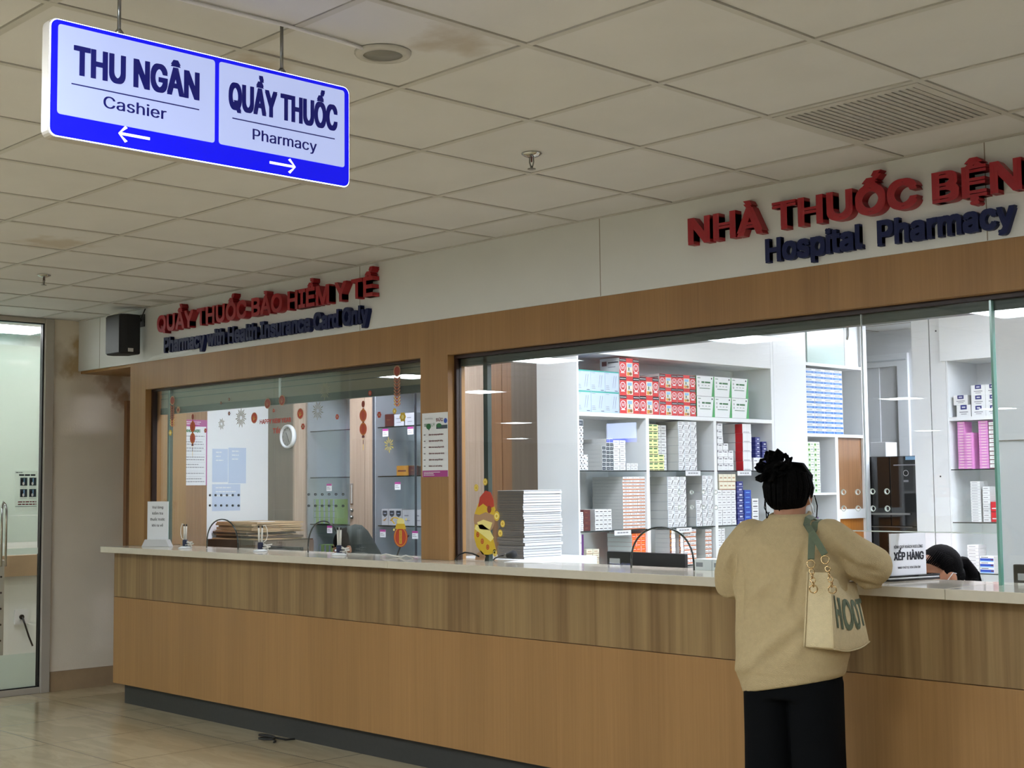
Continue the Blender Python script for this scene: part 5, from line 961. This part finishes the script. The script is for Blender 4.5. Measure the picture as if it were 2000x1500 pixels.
def face_parts(X, parent):
    for s in (-1, 1):
        b = MB(); b.ell((s * .032, .083, .006), (.014, .010, .0075), 'paper', X, 10, 6); b.ell((s * .032, .0915, .006), (.006, .004, .006), 'eye_dark', X, 8, 6); b.tube([(s * .016, .092, .011), (s * .032, .096, .0155), (s * .05, .088, .010)], .0022, 'eye_dark', 5, X=X); b.build('eye', parent)
        b = MB(); b.tube([(s * .014, .095, .030), (s * .034, .094, .036), (s * .055, .081, .030)], [.0028, .0042, .002], 'hair', 6, X=X); b.build('eyebrow', parent)
    b = MB(); b.tube([(-.02, .100, -.058), (0, .106, -.057), (.02, .100, -.058)], [.002, .004, .002], 'lips', 6, X=X); b.build('mouth', parent)
I4 = Matrix.Identity(4)
# customer at the counter
CX, CY, CR = -3.08, 4.40, math.radians(12)
b = MB(); HX = head(b, (-.005, .03, 1.452), .10, 'skin', I4)
b.limb([(0, -.01, 1.28), (0, .0, 1.36), (0, .015, 1.43)], [.066, .060, .060], 'skin')
b.loft([(0, 0, .80, .14, .10), (0, 0, .95, .17, .115), (0, 0, 1.1, .165, .11), (0, .0, 1.22, .18, .105), (0, .0, 1.30, .16, .09), (0, 0, 1.35, .07, .06)], 'skin')
b.limb([(-.17, .0, 1.28), (-.245, .04, 1.12), (-.13, .24, 1.14), (-.06, .34, 1.148)], [.05, .045, .036, .026], 'skin'); hand(b, (-.06, .335, 1.148), (.25, .95, -.1), (0, 0, 1), 1, 'skin')
b.limb([(.17, .0, 1.28), (.255, .20, 1.18), (.16, .31, 1.165), (.10, .36, 1.152)], [.05, .045, .036, .026], 'skin'); hand(b, (.10, .355, 1.148), (-.55, .8, -.1), (0, 0, 1), -1, 'skin')
for s in (-1, 1): b.limb([(s * .085, 0, .86), (s * .09, .0, .47), (s * .092, -.02, .09)], [.095, .062, .042], 'skin'); b.limb([(s * .092, -.03, .045), (s * .095, .06, .035), (s * .098, .14, .028)], [.04, .038, .028], 'skin')
cu = link('person', remesh(b, 'person', .0075, 4), None, (CX, CY, 0), CR)
tag(cu, 'person in beige sweater and black trousers standing at the counter, seen from behind', 'person')
b = MB()
b.loft([(0, 0, .745, .188, .140, .2), (0, 0, .757, .196, .146, .2), (0, 0, .80, .206, .150, .2), (0, 0, .83, .215, .154, .16), (0, 0, .95, .216, .150, .03), (0, -.0, 1.08, .212, .142), (0, -.0, 1.18, .212, .134), (0, 0, 1.25, .208, .124), (0, .002, 1.30, .190, .108), (0, .005, 1.325, .150, .092), (0, .008, 1.352, .105, .082), (0, .010, 1.374, .076, .074), (0, .010, 1.38, .068, .068)], 'sweater', n=36, e=2.4)
b.limb([(-.155, .005, 1.285), (-.215, .01, 1.21), (-.252, .035, 1.12), (-.20, .14, 1.115), (-.15, .22, 1.135)], [.078, .084, .080, .066, .05], 'sweater', n=16)
b.limb([(.155, .005, 1.285), (.215, .06, 1.22), (.262, .17, 1.182), (.226, .25, 1.175), (.165, .31, 1.165)], [.080, .086, .076, .060, .046], 'sweater', n=16)
for pts, r in (([(.16, -.085, 1.27), (.105, -.118, 1.19), (.095, -.126, 1.08)], .016), ([(.08, -.133, 1.0), (-.04, -.138, .90), (-.15, -.112, .80)], .020), ([(-.16, -.078, 1.16), (-.15, -.094, 1.05), (-.16, -.09, .95)], .018), ([(.215, -.0, 1.25), (.275, .09, 1.17), (.30, .16, 1.14)], .014), ([(.20, .0, 1.18), (.25, .10, 1.11), (.285, .18, 1.105)], .014)): b.limb(pts, [r * .5, r, r * .5], 'sweater', n=8)
sw = remesh(b, 'sweater', .0065, 8)
FOLDS = [((.13, 1.02), (-.17, .80), .030, .012), ((.06, 1.06), (.16, .92), .020, -.007), ((.10, 1.24), (.07, 1.06), .016, -.010), ((.135, 1.25), (.12, 1.08), .020, .008), ((-.02, 1.13), (-.10, 1.07), .022, .007), ((-.15, 1.16), (-.17, .96), .022, -.009), ((-.12, 1.30), (.03, 1.22), .03, .006), ((.0, .95), (-.12, .84), .022, -.007), ((.17, 1.0), (.05, .85), .028, .008), ((-.19, 1.26), (-.22, 1.12), .018, -.007), ((-.24, 1.2), (-.20, 1.08), .016, .007), ((.20, 1.29), (.27, 1.19), .014, .008), ((.18, 1.24), (.30, 1.17), .012, -.006), ((.19, 1.20), (.28, 1.13), .014, .007)]
for v, nv in zip(sw.vertices, [Vector(v.normal) for v in sw.vertices]):
    d = 0.
    for (ax, az), (bx, bz), wd, am in FOLDS:
        ex, ez = bx - ax, bz - az; t_ = ((v.co.x - ax) * ex + (v.co.z - az) * ez) / (ex * ex + ez * ez)
        if -.15 < t_ < 1.15:
            q = math.hypot(v.co.x - ax - t_ * ex, v.co.z - az - t_ * ez); d += 1.8 * am * math.exp(-(q / wd) ** 2) * math.sin(math.pi * (t_ + .15) / 1.3) ** .7
    if nv.y < .35: v.co += nv * d
    if v.co.z < .79 and nv.z > -.6: v.co.x *= .985; v.co.y *= .985
link('sweater', sw, cu)
b = MB(); b.tube([(.073 * math.cos(a), .010 + .073 * math.sin(a), 1.376 + .012 * math.sin(a)) for a in [2 * math.pi * k / 28 for k in range(28)]], .008, 'sweater', 8, True); b.build('collar', cu)
b = MB(); b.loft([(0, 0, .70, .180, .128), (0, 0, .80, .182, .130), (0, 0, .92, .172, .12), (0, 0, .98, .16, .11)], 'trousers', e=2.6)
for s in (-1, 1): b.loft([(s * .098, .0, .035, .098, .105), (s * .097, 0, .3, .094, .10), (s * .093, 0, .55, .092, .108), (s * .088, 0, .76, .094, .122)], 'trousers', e=2.5)
link('trousers', remesh(b, 'trousers', .008, 3), cu)
for s in (-1, 1):
    b = MB(); b.loft([(s * .095, .045, .0, .042, .115), (s * .095, .045, .025, .044, .118), (s * .095, .04, .05, .038, .10), (s * .095, .01, .075, .03, .055)], 'black'); b.build('shoe', cu)
b = MB(); b.ell((0, -.018, .026), (.089, .100, .094), 'hair', HX, 24, 16); b.ell((0, -.035, -.012), (.082, .080, .060), 'hair', HX, 20, 12)
for k in range(64):
    a = random.uniform(-3.5, .35); x = math.cos(a) * .088; y = math.sin(a) * .098 - .02; z0 = -.062 + .034 * abs(math.cos(a)) + random.uniform(-.008, .008)
    b.tube([(x * .86, y * .88, z0), (x * .98, y * .99, z0 + .025), (x * 1.03, y * 1.03, .025), (x * .9, y * .93 - .005, .075), (-.02, -.075, .095)], [.0022, .0045, .006, .006, .004], 'hair', 6, X=HX)
for k in range(46):
    a = random.uniform(-.2, 3.34); x = math.cos(a); y = math.sin(a)
    b.tube([(x * .080, y * .074 - .005, .035), (x * .084, y * .070 - .012, .072), (x * .060, y * .045 - .03, .112), (x * .03 - .015, y * .01 - .06, .115), (-.024, -.078, .10)], [.003, .006, .0065, .006, .004], 'hair', 6, X=HX)
for pts in ([(-.088, .0, .0), (-.102, .0, -.03), (-.098, .0, -.07), (-.09, -.01, -.11)], [(-.086, .02, .01), (-.108, .01, -.01), (-.106, .0, -.05), (-.09, .01, -.08)], [(.088, .02, .0), (.10, .02, -.04), (.098, .02, -.08), (.09, .02, -.10)], [(-.06, -.06, -.07), (-.066, -.066, -.10), (-.062, -.06, -.125)]): b.tube(pts, .0022, 'hair', 5, X=HX)
hr = b.build('hair', cu)
b = MB(); rr = random.Random(3); b.ell((-.026, -.082, .082), (.055, .045, .045), 'hair', HX, 16, 10)
for k in range(38):
    th = rr.uniform(0, 2 * math.pi); ph = rr.uniform(-.5, 1.3); ce = Vector((-.026, -.082, .082)); n = Vector((math.cos(th) * math.cos(ph), math.sin(th) * math.cos(ph), math.sin(ph))); t1 = n.orthogonal().normalized(); t2 = n.cross(t1); r0 = .045 + rr.uniform(-.004, .006)
    p = ce + n * r0; L = rr.uniform(.018, .028); b.tube([p - t1 * L * .6, p - t1 * L * .5 + n * .016, p + n * .028 + t2 * .006, p + t1 * L * .6 + n * .018, p + t1 * L * .7, p + t1 * L * .3 - n * .004], [.006, .010, .011, .010, .008, .005], 'hair', 7, X=HX, flat=.55)
b.build('bun', hr)
b = MB(); b.tube([(.082, .0, .015), (.092, .008, -.01), (.085, .03, -.05), (.07, .07, -.06)], .0018, 'mask_blue', 5, X=HX); b.tube([(.083, -.02, -.01), (.088, -.012, -.04), (.08, .03, -.07)], .0018, 'mask_blue', 5, X=HX)
b.tube([(-.082, .0, .015), (-.092, .008, -.01), (-.085, .03, -.05), (-.07, .07, -.06)], .0018, 'mask_blue', 5, X=HX); b.loft([(0, .05, -.095, .055, .062), (0, .052, -.07, .066, .066), (0, .05, -.04, .066, .066), (0, .045, -.015, .052, .064)], 'mask_blue', HX); b.build('face_mask', cu)
face_parts(HX, cu)
# tote bag over her shoulder
bag = thing('tote_bag', 'cream canvas tote bag with green letters hanging from the customer\'s shoulder', 'bag', (CX, CY, 0), CR)
BX = T((.172, -.165, .05)) @ Matrix.Rotation(math.radians(-4), 4, 'Z')
b = MB(); nU, nV = 12, 10
def bagpt(u, v, s):
    """u along the bag (0 rear .. 1 front), v up, s side -1/1"""
    L = .33 - .06 * v; y = u * L + .015 * v; zb = .855 - .02 * math.sin(math.pi * u) - .005 * u; zt = 1.125 - .05 * u - .012 * math.sin(math.pi * u); z = zb + (zt - zb) * v
    th = (.047 - .026 * v) if u > .25 else (.047 - .026 * v) + (.010 + .012 * v) * (1 - u / .25); th += .016 * math.sin(math.pi * min(1, u * 1.0)) * math.sin(math.pi * min(1, v + .1)) + .004 * math.sin(9 * u + 5 * v) * math.sin(math.pi * u)
    return Vector((s * th, y, z))
vs = []; fs = []
for s in (-1, 1):
    for i in range(nU + 1):
        for j in range(nV + 1): vs.append(bagpt(i / nU, j / nV, s))
S_ = (nU + 1) * (nV + 1); ix = lambda s, i, j: s * S_ + i * (nV + 1) + j
for i in range(nU):
    for j in range(nV): fs.append((ix(1, i, j), ix(1, i + 1, j), ix(1, i + 1, j + 1), ix(1, i, j + 1))); fs.append((ix(0, i, j), ix(0, i, j + 1), ix(0, i + 1, j + 1), ix(0, i + 1, j)))
for j in range(nV): fs.append((ix(0, 0, j), ix(1, 0, j), ix(1, 0, j + 1), ix(0, 0, j + 1))); fs.append((ix(0, nU, j), ix(0, nU, j + 1), ix(1, nU, j + 1), ix(1, nU, j)))
for i in range(nU): fs.append((ix(0, i, 0), ix(0, i + 1, 0), ix(1, i + 1, 0), ix(1, i, 0))); fs.append((ix(0, i, nV), ix(1, i, nV), ix(1, i + 1, nV), ix(0, i + 1, nV)))
b.add(vs, fs, 'canvas', True, BX)
bb = b.build('bag_body', bag, bevel=.006)
b = MB()
for s in (-1, 1): b.tube([bagpt(0, j / 10, s) + Vector((0, -.002, 0)) for j in range(11)], .003, 'canvas', 6, X=BX)
b.tube([bagpt(i / 12, 0, 1) for i in range(13)], .003, 'canvas', 6, X=BX); b.build('seam', bag)
b = MB(); vs, fs_ = text_mesh('HOOT', 0, 3); x0 = min(v.x for v in vs); x1 = max(v.x for v in vs)
for q, (du, dw) in enumerate(((-.013, -.015), (.013, -.015), (-.013, .015), (.013, .015))):
    vv = []
    for v in vs: u = .12 + du + .86 * (v.x - x0) / (x1 - x0); w = .31 + dw + .40 * v.y / CAP; vv.append(bagpt(min(u, .995), w, 1) + Vector((.0022 + .0002 * q, 0, 0)))
    b.add(vv, fs_, 'olive', False, BX)
b.build('lettering', bag)
from mathutils.bvhtree import BVHTree
SWB = BVHTree.FromPolygons([v.co for v in sw.vertices], [tuple(q.vertices) for q in sw.polygons])
def over(x, y): h = SWB.ray_cast(Vector((x, y, 2)), Vector((0, 0, -1))); return h[0] + h[1] * .004, h[1]
def strap(ring, back, top, w, nm):
    """flat strap hanging from its ring, laid over the shoulder of the sweater"""
    P = [(Vector(ring), Vector((.2, -1, .2))), (Vector(back), Vector((.2, -.9, .5)))] + [over(*q) for q in top]
    Q = []
    for i in range(len(P) - 1):
        for k in range(4): f = k / 4; Q.append((P[i][0].lerp(P[i + 1][0], f), P[i][1].lerp(P[i + 1][1], f)))
    Q.append(P[-1]); b = MB(); vs = []; fs = []
    for i, (p, n) in enumerate(Q):
        t = (Q[min(i + 1, len(Q) - 1)][0] - Q[max(i - 1, 0)][0]).normalized(); e = t.cross(n).normalized() * w / 2; n2 = e.cross(t).normalized() * .0025
        vs += [p - e + n2, p + e + n2, p + e - n2, p - e - n2]
    for i in range(len(Q) - 1):
        for k in range(4): a = i * 4 + k; c = i * 4 + (k + 1) % 4; fs.append((a, c, c + 4, a + 4))
    fs.append((0, 1, 2, 3)); e = (len(Q) - 1) * 4; fs.append((e + 3, e + 2, e + 1, e)); b.add(vs, fs, 'olive'); return b.build(nm, bag)
strap((.212, -.186, 1.24), (.135, -.116, 1.318), ((.092, -.058), (.086, -.03), (.086, .0), (.10, .03), (.115, .055)), .024, 'strap')
strap((.157, -.181, 1.222), (.139, -.122, 1.312), ((.122, -.058), (.116, -.03), (.116, .0), (.12, .03), (.135, .055)), .024, 'strap')
def ringt(c, r, n, wire=.0022, sx=1.): 
    n = Vector(n).normalized(); a = n.orthogonal().normalized(); d = n.cross(a); return [tuple(Vector(c) + a * math.cos(2 * math.pi * k / 14) * r * sx + d * math.sin(2 * math.pi * k / 14) * r) for k in range(14)]
for chain in (((.157, -.183, 1.205), (.162, -.188, 1.165), (.165, -.185, 1.128)), ((.213, -.188, 1.222), (.222, -.185, 1.17), (.232, -.175, 1.128))):
    p0, p1, p2 = [Vector(c) for c in chain]
    b = MB(); b.tube(ringt(p0, .0145, (.1, -1, .1)), .0026, 'brass', 7, True); b.build('ring', bag)
    for k, f in enumerate((.35, .55, .75, .95)): q = p0.lerp(p2, f); b = MB(); b.tube(ringt(q, .0092, (.1, -1, .1) if k % 2 == 0 else (1, .1, .1)), .0024, 'brass', 6, True); b.build('chain_link', bag)
    b = MB(); b.tube(ringt(p2 + Vector((0, 0, -.012)), .014, (.3, -1, 0)), .0026, 'brass', 7, True); b.build('ring', bag)
# seated staff behind the counter
def staff(x, y, rz, ztop, tilt, lab, top_mat, hood):
    hz = ztop - .125
    b = MB(); hy = .05 + .06 * tilt; X = head(b, (0, hy, hz), tilt, 'skin', I4); sz = hz - .24
    b.limb([(0, -.02, sz), (0, .0, sz + .09), (0, hy - .02, hz - .06)], [.058, .05, .055], 'skin'); b.loft([(0, -.02, .46, .16, .13), (0, -.02, .62, .15, .11), (0, -.02, sz - .1, .17, .11), (0, -.02, sz - .02, .17, .09), (0, -.02, sz + .04, .08, .06)], 'skin')
    for s in (-1, 1):
        b.limb([(s * .17, -.02, sz - .03), (s * .22, .02, sz - .22), (s * .15, .17, .83), (s * .11, .21, .82)], [.048, .042, .034, .026], 'skin'); hand(b, (s * .11, .2, .82), (-s * .35, .9, -.1), (0, 0, 1), -s, 'skin', .95)
        b.limb([(s * .09, .0, .53), (s * .11, .30, .52), (s * .11, .30, .10)], [.085, .06, .042], 'skin'); b.limb([(s * .11, .28, .045), (s * .11, .40, .03)], [.04, .03], 'skin')
    p = link('person', remesh(b, 'person', .008, 4), None, (x, y, 0), rz); tag(p, lab, 'person')
    b = MB(); b.loft([(0, -.02, .50, .175, .15), (0, -.02, .65, .175, .135), (0, -.02, sz - .1, .195, .135), (0, -.02, sz - .01, .19, .11), (0, -.02, sz + .04, .10, .075)], top_mat)
    for s in (-1, 1): b.limb([(s * .16, -.02, sz - .04), (s * .225, .02, sz - .22), (s * .16, .15, .83)], [.062, .058, .046], top_mat)
    link('jacket', remesh(b, 'jacket', .01, 4), p)
    b = MB()
    for s in (-1, 1): b.limb([(s * .09, -.02, .535), (s * .11, .30, .525), (s * .11, .30, .10)], [.10, .072, .06], 'trousers')
    link('trousers', remesh(b, 'trousers', .01, 3), p)
    for s in (-1, 1): b = MB(); b.loft([(s * .11, .33, .0, .042, .11), (s * .11, .33, .03, .044, .115), (s * .11, .31, .07, .034, .08)], 'black'); b.build('shoe', p)
    if hood:
        b = MB(); b.ell((0, -.012, .03), (.086, .098, .096), 'hair', X, 20, 12); h_ = b.build('hair', p)
        b = MB(); b.loft([(0, -.085, -.20, .16, .12), (0, -.085, -.12, .125, .105), (0, -.08, -.03, .108, .095), (0, -.075, .05, .098, .085), (0, -.07, .10, .072, .065), (0, -.065, .122, .03, .03)], 'hood', X, 24); b.build('hood', p)
    else:
        b = MB(); b.ell((0, -.030, .028), (.086, .092, .096), 'hair', X, 24, 14); b.ell((0, -.045, -.025), (.076, .07, .06), 'hair', X, 18, 10)
        for k in range(26):
            a = math.pi * (k + .5) / 26; xx = math.cos(a); b.tube([(xx * .076, .030 + .030 * math.sin(a), .040 + .048 * math.sin(a)), (xx * .086, -.01, .05 + .066 * math.sin(a)), (xx * .07, -.07, .04 + .045 * math.sin(a)), (xx * .02, -.118, .005)], [.003, .0055, .0055, .004], 'hair', 6, X=X)
        h_ = b.build('hair', p)
        b = MB(); b.limb([(0, -.11, .01), (0, -.145, -.01), (.0, -.16, -.07), (0, -.15, -.15), (0, -.135, -.22)], [.018, .028, .034, .028, .008], 'hair', X, n=12)
        for k in range(14): s = random.uniform(-.03, .03); b.tube([(s * .3, -.115, .012), (s, -.155 - abs(s) * .2, -.01), (s * 1.2, -.185, -.08), (s * 1.3, -.165, -.2)], .004, 'hair', 5, X=X)
        b.build('ponytail', h_); b = MB(); b.tube([(.02 * math.cos(a), -.118 - .0, .008 + .02 * math.sin(a)) for a in [k * .5236 for k in range(12)]], .005, 'black', 6, True, X=X); b.build('hair_tie', h_)
        b = MB(); b.loft([(0, .05, -.095, .055, .062), (0, .052, -.07, .066, .066), (0, .05, -.04, .066, .066), (0, .045, -.018, .052, .064)], 'mask_blue', X)
        for s in (-1, 1): b.tube([(s * .058, .072, -.03), (s * .078, .04, -.012), (s * .088, -.005, .012), (s * .086, -.022, 0)], .0018, 'paper', 5, X=X)
        b.build('face_mask', p)
    face_parts(X, p)
    t = thing('stool', 'black office stool under the %s' % ('hooded staff member' if hood else 'pharmacist with the ponytail'), 'stool', (x + .05 * math.sin(rz), y - .05 * math.cos(rz), 0))
    b = MB(); b.lathe([(.19, .40), (.20, .42), (.19, .445), (.05, .45)], 'black'); b.build('seat', t); b = MB(); b.lathe([(.03, .02), (.03, .40)], 'steel'); b.build('column', t); b = MB(); b.lathe([(.22, 0), (.22, .02), (.04, .035)], 'black'); b.build('base', t)
    return p
staff(-3.105, 5.66, math.radians(160), 1.215, .42, 'person with black ponytail and mask strap bent low behind the queueing notice', 'scrub', False)
staff(-7.36, 5.64, math.radians(145), 1.235, .35, 'person in dark grey-green hood sitting low behind the middle desk pens', 'scrub', True)
